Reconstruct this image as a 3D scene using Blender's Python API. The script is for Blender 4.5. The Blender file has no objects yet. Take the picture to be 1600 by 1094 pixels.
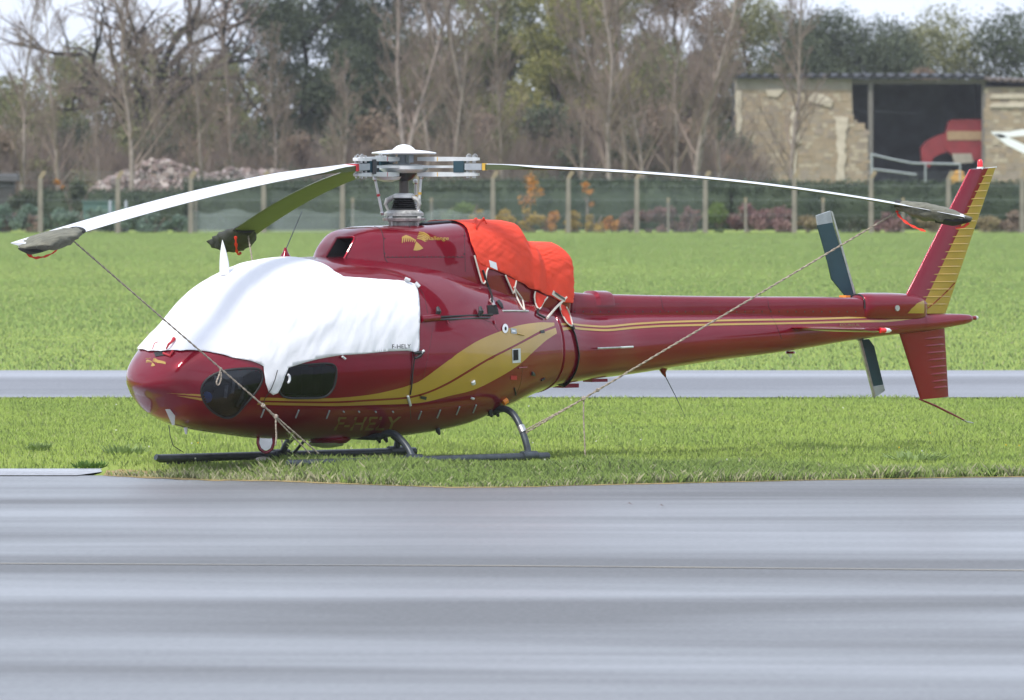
import bpy, bmesh, math, random
import numpy as np
from mathutils import Vector, Matrix
from mathutils.bvhtree import BVHTree
from mathutils.geometry import delaunay_2d_cdt
from mathutils.noise import noise as pnoise

random.seed(7); RNG = np.random.default_rng(7)
SC = bpy.context.scene
COL = SC.collection
R = math.radians
# ------------------------------------------------------------------ camera
F, D, X0, CZ, HY, PSI = 13900.0, 85.0, -1.033, 3.0, 245.0, R(41)
cam = bpy.data.cameras.new('camera')
cam.sensor_width = 23.0
cam.lens = 23.0*F/1600
cam.shift_y = -(547-HY)/1600
cam.clip_start = 1.0; cam.clip_end = 6000
cam.dof.use_dof = True; cam.dof.focus_distance = 84.5; cam.dof.aperture_fstop = cam.lens/46.0
camo = bpy.data.objects.new('camera', cam); COL.objects.link(camo)
camo.location = (0, 0, CZ); camo.rotation_euler = (R(90), 0, 0)
SC.camera = camo
# ------------------------------------------------------------------ world, sun, exposure
SUN_EL, SUN_AZ = R(52), R(215)        # azimuth clockwise from +Y (north): behind-left of the camera
w = bpy.data.worlds.new('World'); SC.world = w; w.use_nodes = True
nt = w.node_tree; nt.nodes.clear()
out = nt.nodes.new('ShaderNodeOutputWorld'); bg = nt.nodes.new('ShaderNodeBackground')
sky = nt.nodes.new('ShaderNodeTexSky'); sky.sky_type = 'NISHITA'; sky.sun_disc = False
sky.sun_elevation = SUN_EL; sky.sun_rotation = SUN_AZ; sky.dust_density = 3.0; sky.air_density = 1.2
tc = nt.nodes.new('ShaderNodeTexCoord')
mp = nt.nodes.new('ShaderNodeMapping'); mp.inputs['Scale'].default_value = (1, 1, 3.2)
cn = nt.nodes.new('ShaderNodeTexNoise'); cn.inputs['Scale'].default_value = 2.6; cn.inputs['Detail'].default_value = 6
rp = nt.nodes.new('ShaderNodeMapRange'); rp.inputs[1].default_value = .3; rp.inputs[2].default_value = .7
rp.inputs[3].default_value = .62; rp.inputs[4].default_value = 1.0
ccol = nt.nodes.new('ShaderNodeMixRGB'); ccol.inputs[1].default_value = (4.8, 5.5, 7.0, 1); ccol.inputs[2].default_value = (7.8, 8.4, 9.6, 1)
mx = nt.nodes.new('ShaderNodeMixRGB')
nt.links.new(tc.outputs['Generated'], mp.inputs[0]); nt.links.new(mp.outputs[0], cn.inputs['Vector'])
nt.links.new(cn.outputs['Fac'], rp.inputs[0]); nt.links.new(rp.outputs[0], mx.inputs[0])
nt.links.new(cn.outputs['Fac'], ccol.inputs[0])
nt.links.new(sky.outputs[0], mx.inputs[1]); nt.links.new(ccol.outputs[0], mx.inputs[2])
nt.links.new(mx.outputs[0], bg.inputs[0]); bg.inputs[1].default_value = 0.10
nt.links.new(bg.outputs[0], out.inputs[0])
sd = bpy.data.lights.new('sun', 'SUN'); sd.energy = 2.0; sd.angle = R(12); sd.color = (1, .96, .9)
so = bpy.data.objects.new('sun', sd); COL.objects.link(so)
sv = Vector((math.sin(SUN_AZ)*math.cos(SUN_EL), math.cos(SUN_AZ)*math.cos(SUN_EL), math.sin(SUN_EL)))
so.rotation_euler = sv.to_track_quat('Z', 'Y').to_euler()
SC.view_settings.view_transform = 'Standard'; SC.view_settings.look = 'None'
SC.view_settings.exposure = 0.84; SC.view_settings.gamma = 1.0; SC.view_settings.use_curve_mapping = False
SC.cycles.max_bounces = 8; SC.cycles.transparent_max_bounces = 16
# ------------------------------------------------------------------ materials
def mat(name, col, rough=.6, metal=0.0, coat=0.0, var=.12, scale=6.0, bump=0.0, bscale=40.0, col2=None, alpha=None, trans=0.0, spec=.5, coords='Object', mscale=(1, 1, 1)):
    m = bpy.data.materials.new(name); m.use_nodes = True
    t = m.node_tree; p = t.nodes['Principled BSDF']
    p.inputs['Roughness'].default_value = rough; p.inputs['Metallic'].default_value = metal
    p.inputs['Coat Weight'].default_value = coat; p.inputs['Coat Roughness'].default_value = .04
    p.inputs['Specular IOR Level'].default_value = spec
    tcn = t.nodes.new('ShaderNodeTexCoord'); mpn = t.nodes.new('ShaderNodeMapping'); mpn.inputs['Scale'].default_value = mscale
    n = t.nodes.new('ShaderNodeTexNoise'); n.inputs['Scale'].default_value = scale; n.inputs['Detail'].default_value = 5
    t.links.new(tcn.outputs[coords], mpn.inputs[0]); t.links.new(mpn.outputs[0], n.inputs['Vector'])
    mr = t.nodes.new('ShaderNodeMapRange'); mr.inputs[1].default_value = .3; mr.inputs[2].default_value = .7
    t.links.new(n.outputs['Fac'], mr.inputs[0])
    mxn = t.nodes.new('ShaderNodeMixRGB'); t.links.new(mr.outputs[0], mxn.inputs[0])
    c2 = col2 if col2 else tuple(min(1, v*(1+var)) for v in col)
    c1 = col if col2 else tuple(v*(1-var) for v in col)
    mxn.inputs[1].default_value = (*c1, 1); mxn.inputs[2].default_value = (*c2, 1)
    t.links.new(mxn.outputs[0], p.inputs['Base Color'])
    if bump:
        nb = t.nodes.new('ShaderNodeTexNoise'); nb.inputs['Scale'].default_value = bscale; nb.inputs['Detail'].default_value = 4
        t.links.new(mpn.outputs[0], nb.inputs['Vector'])
        b = t.nodes.new('ShaderNodeBump'); b.inputs['Strength'].default_value = 1; b.inputs['Distance'].default_value = bump
        t.links.new(nb.outputs['Fac'], b.inputs['Height']); t.links.new(b.outputs[0], p.inputs['Normal'])
    if trans:      # thin leaf or cloth: some light comes through
        tr = t.nodes.new('ShaderNodeBsdfTranslucent'); t.links.new(mxn.outputs[0], tr.inputs[0])
        ms = t.nodes.new('ShaderNodeMixShader'); ms.inputs[0].default_value = trans
        o = t.nodes['Material Output']
        t.links.new(p.outputs[0], ms.inputs[1]); t.links.new(tr.outputs[0], ms.inputs[2]); t.links.new(ms.outputs[0], o.inputs[0])
    if alpha is not None: p.inputs['Alpha'].default_value = alpha
    return m

M = {}
M['red'] = mat('red_paint', (.19, .001, .014), .3, .35, 1.0, var=.06, scale=3, bump=.0003, bscale=2.5, spec=.08)
M['red'].node_tree.nodes['Principled BSDF'].inputs['Coat IOR'].default_value = 1.45
# the inside of the hull is bare dark trim
t = M['red'].node_tree; P = t.nodes['Principled BSDF']; geo = t.nodes.new('ShaderNodeNewGeometry')
src = P.inputs['Base Color'].links[0].from_socket; mxi = t.nodes.new('ShaderNodeMixRGB')
M['gold'] = mat('gold_paint', (.40, .24, .03), .4, .2, .9, var=.06, scale=4)
M['liner'] = mat('cabin_trim', (.07, .07, .075), .8)
M['glass'] = None
M['rubber'] = mat('black_rubber', (.012, .012, .013), .55)
M['black'] = mat('black_metal', (.02, .022, .025), .45, var=.3)
M['skid'] = mat('skid_paint', (.045, .055, .065), .4, .2, var=.3, scale=14)
M['steel'] = mat('steel', (.45, .45, .46), .35, .8, var=.2, scale=20)
M['lightgrey'] = mat('light_grey_paint', (.55, .57, .58), .45, var=.1, scale=12)
M['midgrey'] = mat('mid_grey_paint', (.3, .33, .36), .45, var=.12, scale=12)
M['dirtygrey'] = mat('greasy_grey', (.36, .36, .35), .5, .2, var=.4, scale=25)
M['teal'] = mat('dark_teal', (.012, .045, .062), .5, var=.15)
M['white'] = mat('white_paint', (.74, .76, .8), .4, var=.04)
M['bladetop'] = mat('blade_top_paint', (.62, .64, .68), .45, var=.05, scale=4)
M['bladeunder'] = mat('blade_under_grass_reflection', (.075, .095, .04), .5, var=.12, scale=5)  # dark grey underside with the green reflection of the grass mixed into its colour
M['cover'] = mat('white_cloth', (.88, .885, .92), .9, var=.01, bump=.0015, bscale=30, trans=.12)
M['orange'] = mat('red_canvas', (.8, .062, .028), .85, var=.06, scale=9, bump=.002, bscale=24)
M['orangeband'] = mat('red_ribbon', (.72, .04, .02), .8)
M['bag'] = mat('olive_canvas', (.10, .10, .075), .8, var=.4, scale=9, bump=.02, bscale=9, col2=(.2, .195, .15), mscale=(.5, 2.5, 2.5))
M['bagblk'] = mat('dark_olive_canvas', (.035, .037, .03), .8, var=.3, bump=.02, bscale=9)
M['bagdark'] = mat('black_canvas', (.018, .018, .018), .7)
M['rope'] = mat('rope_fibre', (.32, .27, .22), .9, var=.45, scale=55)
M['trim'] = mat('webbing', (.62, .58, .52), .9)
M['mast'] = mat('oiled_steel', (.07, .06, .055), .4, .4, var=.2)
M['redband'] = mat('red_tape', (.42, .02, .03), .6)
M['yellowband'] = mat('yellow_tape', (.62, .38, .05), .6)
M['redlamp'] = mat('red_lens', (.8, .02, .03), .2, coat=.5)
M['mirror'] = mat('mirror_glass', (.6, .62, .62), .08, .9)
M['blue'] = mat('blue_plastic', (.03, .2, .9), .4)
M['orangepaint'] = mat('orange_paint', (.8, .25, .03), .5)

def glass(name, tint, f=.06):
    m = bpy.data.materials.new(name); m.use_nodes = True; t = m.node_tree; t.nodes.clear()
    o = t.nodes.new('ShaderNodeOutputMaterial'); a = t.nodes.new('ShaderNodeBsdfTransparent'); a.inputs[0].default_value = (*tint, 1)
    g = t.nodes.new('ShaderNodeBsdfGlossy'); g.inputs[0].default_value = (.9, .93, 1, 1); g.inputs['Roughness'].default_value = .04
    lw = t.nodes.new('ShaderNodeFresnel'); lw.inputs[0].default_value = 1.6
    n = t.nodes.new('ShaderNodeTexNoise'); n.inputs['Scale'].default_value = 5
    b = t.nodes.new('ShaderNodeBump'); b.inputs['Distance'].default_value = .002; t.links.new(n.outputs['Fac'], b.inputs['Height'])
    t.links.new(b.outputs[0], g.inputs['Normal'])
    ms = t.nodes.new('ShaderNodeMixShader'); t.links.new(lw.outputs[0], ms.inputs[0])
    t.links.new(a.outputs[0], ms.inputs[1]); t.links.new(g.outputs[0], ms.inputs[2]); t.links.new(ms.outputs[0], o.inputs[0])
    return m
M['glass'] = glass('smoked_glass', (.34, .37, .42))

# ------------------------------------------------------------------ mesh helpers
class MB:
    def __init__(s): s.v = []; s.f = []; s.m = []
    def add(s, vs, fs, mi=0):
        k = len(s.v); s.v += [tuple(v) for v in vs]; s.f += [tuple(i+k for i in f) for f in fs]; s.m += [mi]*len(fs); return s
    def box(s, c, d, rot=None, mi=0):
        vs = [Vector((x*d[0]/2, y*d[1]/2, z*d[2]/2)) for x in (-1, 1) for y in (-1, 1) for z in (-1, 1)]
        if rot is not None: vs = [rot @ v for v in vs]
        vs = [v+Vector(c) for v in vs]
        return s.add(vs, [(0, 1, 3, 2), (4, 6, 7, 5), (0, 4, 5, 1), (2, 3, 7, 6), (0, 2, 6, 4), (1, 5, 7, 3)], mi)
    def rings(s, rings, cap=True, mi=0, closed=True):
        n = len(rings[0]); k0 = len(s.v); fs = []
        vs = [p for r in rings for p in r]
        for i in range(len(rings)-1):
            for j in range(n if closed else n-1):
                fs.append((i*n+j, i*n+(j+1) % n, (i+1)*n+(j+1) % n, (i+1)*n+j))
        if cap: fs.append(tuple(range(n))[::-1]); fs.append(tuple((len(rings)-1)*n+j for j in range(n)))
        return s.add(vs, fs, mi)
    def tube(s, path, r, n=8, cap=True, mi=0, flat=1.0):
        path = [Vector(p) for p in path]; rr = r if hasattr(r, '__len__') else [r]*len(path)
        rings = []; prev = None
        for i, p in enumerate(path):
            tg = (path[min(i+1, len(path)-1)]-path[max(i-1, 0)]).normalized()
            if prev is None:
                up = Vector((0, 0, 1)) if abs(tg.z) < .9 else Vector((1, 0, 0))
                u = tg.cross(up).normalized()
            else: u = (prev-tg*prev.dot(tg)).normalized()
            prev = u; v = tg.cross(u)
            rings.append([p+(u*math.cos(2*math.pi*j/n)+v*math.sin(2*math.pi*j/n)*flat)*rr[i] for j in range(n)])
        return s.rings(rings, cap, mi)
    def lathe(s, prof, c=(0, 0, 0), n=24, axis='z', mi=0, ang0=0):
        rings = []
        for r, h in prof:
            ring = []
            for j in range(n):
                a = ang0+2*math.pi*j/n; x, y = r*math.cos(a), r*math.sin(a)
                p = {'z': (x, y, h), 'x': (h, x, y), 'y': (x, h, y)}[axis]
                ring.append((p[0]+c[0], p[1]+c[1], p[2]+c[2]))
            rings.append(ring)
        return s.rings(rings, True, mi)
    def mesh(s, name, mats, smooth=True, fix=True, ang=35):
        me = bpy.data.meshes.new(name); me.from_pydata(s.v, [], s.f)
        for m in (mats if isinstance(mats, (list, tuple)) else [mats]): me.materials.append(m)
        me.polygons.foreach_set('material_index', s.m)
        if fix:
            bm = bmesh.new(); bm.from_mesh(me); bmesh.ops.recalc_face_normals(bm, faces=bm.faces); bm.to_mesh(me); bm.free()
        if smooth:
            me.polygons.foreach_set('use_smooth', [True]*len(me.polygons))
            if ang: me.set_sharp_from_angle(angle=R(ang))
        me.update(); return me
def link(name, me, parent=None, loc=None, rot=None):
    o = bpy.data.objects.new(name, me); COL.objects.link(o)
    if parent is not None: o.parent = parent
    if loc is not None: o.location = loc
    if rot is not None: o.rotation_euler = rot
    return o
def tag(o, label=None, cat=None, group=None, kind=None):
    if label: o['label'] = label
    if cat: o['category'] = cat
    if group: o['group'] = group
    if kind: o['kind'] = kind
    return o
def empty(name, loc, rz, *a, **k):
    o = link(name, None, None, loc, (0, 0, rz)); o.empty_display_size = .3
    return tag(o, *a, **k)
HM = Matrix.Translation((X0, D, 0)) @ Matrix.Rotation(PSI, 4, 'Z'); HI = HM.inverted()
def hl(a, b, z): return Vector((a, -b, z))          # helicopter frame: aft, port, up -> object space
def HB(name, mb, m, parent, **k): return link(name, mb.mesh(name, m, **k), parent)
def HT(name, mb, m, label, cat, group=None, **k):     # a thing of its own, given in the helicopter's frame
    o = link(name, mb.mesh(name, m, **k)); o.location = (X0, D, 0); o.rotation_euler = (0, 0, PSI)
    # move the origin to the thing's base
    me = o.data; cs = [v.co for v in me.vertices]
    c = Vector((sum(v.x for v in cs)/len(cs), sum(v.y for v in cs)/len(cs), min(v.z for v in cs)))
    me.transform(Matrix.Translation(-c)); o.location = HM @ c
    return tag(o, label, cat, group)
def pray(px, py):   # the line of sight of one measured point of the photograph, in the helicopter's frame
    o = HI @ Vector((0, 0, CZ)); d = (HI.to_3x3() @ Vector(((px-800)/F, 1, -(py-HY)/F))).normalized()
    return o, d
def onb(px, py, b=0.0):   # measured point -> object space on the plane b
    o, d = pray(px, py); k = (-b-o.y)/d.y; return o+d*k
def pchip(x, y, xi):
    x = np.asarray(x, float); y = np.asarray(y, float); h = np.diff(x); d = np.diff(y)/h; m = np.zeros_like(y)
    for i in range(1, len(x)-1):
        if d[i-1]*d[i] > 0:
            w1 = 2*h[i]+h[i-1]; w2 = h[i]+2*h[i-1]; m[i] = (w1+w2)/(w1/d[i-1]+w2/d[i])
    m[0] = d[0]; m[-1] = d[-1]
    xi = np.atleast_1d(np.asarray(xi, float)); k = np.clip(np.searchsorted(x, xi)-1, 0, len(x)-2); t = (xi-x[k])/h[k]
    return (1+2*t)*(1-t)**2*y[k]+t*(1-t)**2*h[k]*m[k]+t*t*(3-2*t)*y[k+1]+t*t*(t-1)*h[k]*m[k+1]
def cat_rom(pts, n=6, closed=True):
    P = [np.array(p, float) for p in pts]; N = len(P); o = []
    for i in range(N if closed else N-1):
        p0, p1, p2, p3 = (P[(i-1) % N], P[i], P[(i+1) % N], P[(i+2) % N]) if closed else (P[max(i-1, 0)], P[i], P[i+1], P[min(i+2, N-1)])
        for k in range(n):
            t = k/n; o.append(tuple(.5*((2*p1)+(p2-p0)*t+(2*p0-5*p1+4*p2-p3)*t*t+(3*p1-p0-3*p2+p3)*t**3)))
    if not closed: o.append(tuple(P[-1]))
    return o
class Loft:
    def __init__(s, A, W, ZT, ZB, zc=.45, n1=2.3, n2=2.2, A0=None, fixedzc=None):
        s.A0 = A[0]-1e-9; s.A = A; s.W = W; s.ZT = ZT; s.ZB = ZB; s.k = zc; s.n1 = n1; s.n2 = n2; s.fz = fixedzc; s.cache = {}
    def par(s, a):
        key = round(a, 5)
        if key not in s.cache:
            q = math.sqrt(max(a-s.A0, 0)); qs = np.sqrt(np.maximum(np.array(s.A)-s.A0, 0))
            w_, zt, zb = (float(pchip(qs, v, q)[0]) for v in (s.W, s.ZT, s.ZB))
            s.cache[key] = (max(w_, 1e-4), zt, zb, zb+(zt-zb)*s.k if s.fz is None else s.fz)
        return s.cache[key]
    def at(s, a, t):
        w_, zt, zb, zc = s.par(a); st, ct = math.sin(t), math.cos(t); n = s.n1 if ct >= 0 else s.n2
        b = w_*math.copysign(abs(st)**(2/n), st); h = (zt-zc) if ct >= 0 else (zc-zb)
        return hl(a, b, zc+h*math.copysign(abs(ct)**(2/n), ct))
    def nor(s, a, t):
        e = 2e-3; da = s.at(a+e, t)-s.at(max(a-e, s.A0+1e-6), t); dt = s.at(a, t+4e-3)-s.at(a, t-4e-3)
        n = da.cross(dt); n.normalize()
        w_, zt, zb, zc = s.par(a); c_ = Vector((a+.05, 0, zc))
        return n if n.dot(s.at(a, t)-Vector((a, 0, zc))) >= 0 else -n
    def inv(s, p):
        a, b, z = p.x, -p.y, p.z; w_, zt, zb, zc = s.par(a); up = z >= zc; n = s.n1 if up else s.n2
        h = (zt-zc) if up else (zc-zb); sx = min(abs(b)/w_, 1.5)**(n/2); cx = min(abs(z-zc)/max(h, 1e-5), 1.5)**(n/2)
        return a, math.atan2(math.copysign(sx, b), cx if up else -cx)
    def grid(s, As, nt=96, skip=None, cap0=False, cap1=False, off=0.0):
        mb = MB(); ts = [2*math.pi*j/nt for j in range(nt)]
        for a in As:
            for t_ in ts:
                p = s.at(a, t_)
                if off: p = p-s.nor(a, t_)*off
                mb.v.append(tuple(p))
        for i in range(len(As)-1):
            for j in range(nt):
                if skip and skip((As[i]+As[i+1])/2, ts[j]+math.pi/nt): continue
                mb.f.append((i*nt+j, i*nt+(j+1) % nt, (i+1)*nt+(j+1) % nt, (i+1)*nt+j)); mb.m.append(0)
        if cap0: mb.f.append(tuple(range(nt))); mb.m.append(0)
        if cap1: mb.f.append(tuple((len(As)-1)*nt+j for j in range(nt))[::-1]); mb.m.append(0)
        return mb
    def bvh(s, a0, a1):
        if not hasattr(s, '_b'):
            mb = s.grid(list(s.A0+1e-4+(np.linspace(math.sqrt(max(a0-s.A0, 0)), math.sqrt(a1-s.A0), 260))**2), 200)
            s._b = BVHTree.FromPolygons(mb.v, mb.f)
        return s._b
    def hit(s, px, py):
        o, d = pray(px, py); h = s._b.ray_cast(o, d)[0]
        if h is None: h = s._b.find_nearest(o+d*((Vector((0, 0, 1.2))-o).dot(d)))[0]
        return s.inv(h)
def in_poly(x, y, poly):
    c_ = False; n = len(poly); j = n-1
    for i in range(n):
        if (poly[i][1] > y) != (poly[j][1] > y) and x < (poly[j][0]-poly[i][0])*(y-poly[i][1])/(poly[j][1]-poly[i][1])+poly[i][0]: c_ = not c_
        j = i
    return c_
VS = .9
def patch(loft, at, h=.04, off=.003, mb=None, sign=1, thick=0.0):
    """fill an outline given in surface coordinates (a, t) with triangles that follow the surface"""
    P2 = []
    for i in range(len(at)):
        p, q = at[i], at[(i+1) % len(at)]; L = math.hypot(q[0]-p[0], (q[1]-p[1])*VS); k = max(1, int(L/h))
        for j in range(k): P2.append((p[0]+(q[0]-p[0])*j/k, (p[1]+(q[1]-p[1])*j/k)*VS))
    n = len(P2); xs = [p[0] for p in P2]; ys = [p[1] for p in P2]; pts = list(P2)
    y = min(ys)+h/2; row = 0
    while y < max(ys):
        x = min(xs)+h/2+(h/2 if row % 2 else 0)
        while x < max(xs):
            if in_poly(x, y, P2):
                if min((x-p[0])**2+(y-p[1])**2 for p in P2) > (h*.45)**2: pts.append((x, y))
            x += h
        y += h*.87; row += 1
    r = delaunay_2d_cdt([Vector(p) for p in pts], [(i, (i+1) % n) for i in range(n)], [], 1, 1e-6)
    mb = mb or MB(); vs = []
    for v in r[0]:
        a, t_ = v.x, v.y/VS*sign; o_ = off(a, t_) if callable(off) else off
        vs.append(loft.at(a, t_)+loft.nor(a, t_)*o_)
    mb.add(vs, [tuple(f) for f in r[2]])
    return mb
def ribbon_on(bvh_pts, r=.004):
    return bvh_pts
# ------------------------------------------------------------------ helicopter
heli = empty('helicopter', (X0, D, 0), PSI, 'dark red and gold light helicopter parked on grass under white and orange covers', 'helicopter')
ST = [-3.20, -3.10, -2.88, -2.6, -2.2, -1.7, -1.2, -.6, 0, .5, 1.0, 1.5, 2.0, 2.35]
Wd = [0, .36, .56, .72, .83, .90, .93, .93, .90, .83, .71, .56, .43, .39]
ZT = [.877, 1.113, 1.329, 1.515, 1.842, 2.012, 2.05, 2.06, 2.02, 1.90, 1.76, 1.62, 1.51, 1.475]
ZB = [.877, .761, .548, .451, .39, .338, .32, .315, .344, .404, .547, .70, .79, .83]
for px, yt, yb in ((969, 488, 587.5), (1100, 488, 567), (1230, 489, 549.6), (1339, 489, 531.5), (1402, 490, 523.5), (1440, 489.5, 519.5), (1490, 490, 510.5), (1514, 491.5, 505), (1521, 497, 500)):
    p, q = onb(px, yt), onb(px, yb); ST.append(p.x); ZT.append(p.z); ZB.append(q.z); Wd.append((p.z-q.z)*.5)
body = Loft(ST, Wd, ZT, ZB); body.n1 = 2.35
body.bvh(ST[0], ST[-1])
AE = 1.575                                        # where the cabin hull ends and the tail boom begins
qs = lambda a: math.sqrt(max(a-ST[0], 0))
def arange_q(a0, a1, n): return [ST[0]+1e-5+q*q for q in np.linspace(qs(a0), qs(a1), n)]
Z1 = lambda pts: [(180+x/2.736, 340+y/2.736) for x, y in pts]
chin = cat_rom(Z1([(368, 745), (380, 705), (420, 672), (480, 652), (560, 645), (612, 648), (629, 668), (625, 705), (600, 748), (556, 800), (512, 846), (470, 856), (420, 832), (385, 795)]), 3)
doorw = cat_rom(Z1([(715, 662), (755, 634), (830, 628), (905, 624), (938, 634), (945, 665), (938, 715), (915, 752), (880, 769), (810, 772), (735, 770), (706, 752), (700, 715)]), 3)
chin_at = [body.hit(*p) for p in chin]; doorw_at = [body.hit(*p) for p in doorw]
def shrink(poly, k):
    cx = sum(p[0] for p in poly)/len(poly); cy = sum(p[1] for p in poly)/len(poly); o = []
    for x, y in poly:
        L = math.hypot(x-cx, (y-cy)*VS); f = max(0, 1-k/L); o.append((cx+(x-cx)*f, cy+(y-cy)*f))
    return o
ch_in, dw_in = shrink(chin_at, .016), shrink(doorw_at, .016)
def hole(a, t_):
    tt = t_ if t_ < math.pi else 2*math.pi-t_
    return in_poly(a, tt, ch_in) or in_poly(a, tt, dw_in)
As = arange_q(ST[0], AE, 190)
mbh = body.grid(As, 260, skip=hole, cap1=True)
M['redhull'] = M['red'].copy()
t = M['redhull'].node_tree; P = t.nodes['Principled BSDF']; geo = t.nodes.new('ShaderNodeNewGeometry')
src = P.inputs['Base Color'].links[0].from_socket; mxi = t.nodes.new('ShaderNodeMixRGB'); mxi.inputs[2].default_value = (.05, .05, .055, 1)
t.links.new(geo.outputs['Backfacing'], mxi.inputs[0]); t.links.new(src, mxi.inputs[1]); t.links.new(mxi.outputs[0], P.inputs['Base Color'])
hull = HB('fuselage', mbh, M['redhull'], heli, ang=None)
boom = HB('tail_boom', body.grid(list(np.linspace(AE-.03, ST[-4]-.02, 60)), 72, off=.006), M['red'], heli, ang=None)
cone = HB('tail_cone', body.grid(list(np.linspace(ST[-4]-.02, ST[-1]-.0005, 30)), 72, off=.003, cap1=True), M['red'], heli, ang=None)
joint = MB(); joint.tube([body.at(AE, t_)+body.nor(AE-.02, t_)*.001 for t_ in np.linspace(.35, 2*math.pi-.35, 80)], .005, 6)
HB('joint_seal', joint, M['red'], boom)
# windows and their frames, both sides
for sgn in (1, -1):
    for nm, at_ in (('chin_window', chin_at), ('door_window', doorw_at)):
        g = HB(nm, patch(body, at_, .05, .001, sign=sgn), M['glass'], hull, ang=None)
        fr = MB(); pts = [body.at(a, t_*sgn)+body.nor(a, t_*sgn)*.002 for a, t_ in at_+at_[:2]]
        fr.tube(pts, .013, 8, flat=.8); HB('window_frame', fr, M['rubber'], hull)
# what shows dimly through the glass
mb = MB(); mb.box(hl(-1.1, 0, .55), (1.9, 1.0, .03)); HB('cabin_floor', mb, M['liner'], heli)
for b in (.38, -.38):
    mb = MB(); mb.box(hl(-1.35, b, .68), (.5, .46, .14)); mb.box(hl(-1.08, b, 1.1), (.14, .46, .8)); HB('seat', mb, mat('seat_cloth', (.1, .1, .11), .9), heli)
mb = MB()
for k in range(3):
    p = onb(352+k*11, 622-k*7, .45); mb.tube([p, p+Vector((.02, 0, .12))], .016, 8)
mb.tube([onb(385, 604, .42), onb(372, 636, .42)], .02, 8)
HB('pedal', mb, M['dirtygrey'], heli)
mb = MB(); p = onb(323, 621, .36); mb.lathe([(.022, -.02), (.05, -.02), (.055, 0), (.05, .02), (.022, .02)], p, 16, 'y'); HB('hose', mb, M['blue'], heli)
# gold livery: two bands on the hull, twin lines on the boom
up1 = [(258, 614), (300, 615.5), (340, 618), (402, 620.8), (440, 622), (480, 622.7), (529, 621.7), (581, 616.3), (621, 607.6), (643.5, 600.6), (660, 593), (690, 571), (720.5, 548.7), (750.6, 530.6), (784.8, 516.6), (811, 508.5), (841, 504), (861, 504.2), (866, 504.4)]
lo1 = [(266, 614.6), (300, 618), (340, 622), (402, 625.7), (440, 626.4), (480.5, 627), (529, 626.8), (581, 623.7), (621, 621.3), (643.5, 618.5), (670, 611), (700, 597), (730.5, 579), (760.7, 560.8), (797, 542.3), (821, 529.6), (841, 518.6), (855, 513), (866, 509)]
up2 = [(275, 618), (300, 620.3), (340, 625), (402, 628.3), (440, 629.2), (480.5, 630), (529, 629.8), (581, 626.8), (621, 624.4), (643.5, 621.8), (670, 614.2), (701, 600.2), (732, 582), (762, 563.8), (798, 545.3), (822.5, 532.6), (843, 521.8), (857, 516.2), (868, 512.4)]
lo2 = [(288, 620.6), (310, 625), (340, 629.5), (402, 632.2), (440, 633.2), (480.5, 633.8), (525, 634.4), (581, 632.8), (641.5, 630.8), (670, 627), (700.4, 619), (740.6, 609), (780.8, 589), (811, 569.9), (831, 551.8), (851, 533.7), (860, 527.3), (870, 521)]
gold_at = []
def cutpx(L, x0, x1):
    xs_ = [p[0] for p in L]; ys_ = [p[1] for p in L]; xa, xb = max(x0, xs_[0]), min(x1, xs_[-1])
    return [(xa, float(np.interp(xa, xs_, ys_)))]+[p for p in L if xa+1 < p[0] < xb-1]+[(xb, float(np.interp(xb, xs_, ys_)))]
for u, l in ((cutpx(up1, 0, 314), cutpx(lo1, 0, 314)), (cutpx(up2, 0, 315), cutpx(lo2, 0, 316)), (cutpx(up1, 407, 999), cutpx(lo1, 406, 999)), (cutpx(up2, 404, 999), cutpx(lo2, 401, 999))):
    at_ = [body.hit(*p) for p in cat_rom(u, 3, False)+cat_rom(l, 3, False)[::-1]]
    at_ = [(min(a, AE-.004), t_) for a, t_ in at_]; gold_at.append(at_)
for at_ in gold_at:
    for sgn in (1, -1): HB('gold_band', patch(body, at_, .035, .0018, sign=sgn), M['gold'], hull, ang=None)
def strip(a0, a1, top, bot, nm, off=.0015, par=boom, m='gold'):
    at_ = [body.hit(*p) for p in top+bot[::-1]]
    for sgn in (1, -1): HB(nm, patch(body, at_, .05, off, sign=sgn), M[m], par, ang=None)
strip(0, 0, [(873, 505), (898, 505), (1037, 501.6), (1195, 497.8), (1300, 495.8), (1371, 493.6), (1408, 491)], [(873, 508.6), (898, 508), (1037, 504.6), (1195, 500.8), (1300, 498.8), (1371, 496.8), (1408, 493.8)], 'gold_line', off=-.003)
strip(0, 0, [(873, 512.5), (898, 510.4), (1037, 507.5), (1240, 503.2), (1300, 501.7), (1383, 500), (1407, 498), (1433, 493.2)], [(873, 518), (898, 514), (1037, 510.6), (1240, 506.2), (1300, 504.8), (1383, 503.4), (1407, 501.2), (1436, 497)], 'gold_line', off=-.003)
# seams, hinges and small fittings of the hull
def hp(px, py, off=.0, loft=body):
    a, t_ = loft.hit(px, py); return loft.at(a, t_)+loft.nor(a, t_)*off
def seam(pts, r=.0035, nm='panel_seam', m='rubber', par=hull, n=5, off=-.001, loft=body):
    mb = MB(); q = cat_rom(pts, n, False); mb.tube([hp(x, y, off, loft) for x, y in q], r, 5); return HB(nm, mb, M[m], par)
seam([(648, 500), (646, 540), (642.5, 580), (640, 610), (641, 640), (642, 655)])
seam([(676, 512), (672, 540), (664, 580), (657, 610), (650, 632)], .002)
seam([(700, 502), (740, 497), (765, 503), (776, 513), (796, 543), (797, 570), (797, 577)], .0025)
seam([(815, 512), (814, 530), (815, 560), (816, 580), (813, 600), (806, 618)], .0025)
seam([(811, 510), (845, 508)], .002)
seam([(420, 637), (480, 638), (560, 640), (640, 640), (700, 637), (745, 630)], .004, m='red', nm='sill_ledge')
seam([(600, 420), (625, 430), (648, 442), (662, 462), (668, 490)], .0028)
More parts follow.
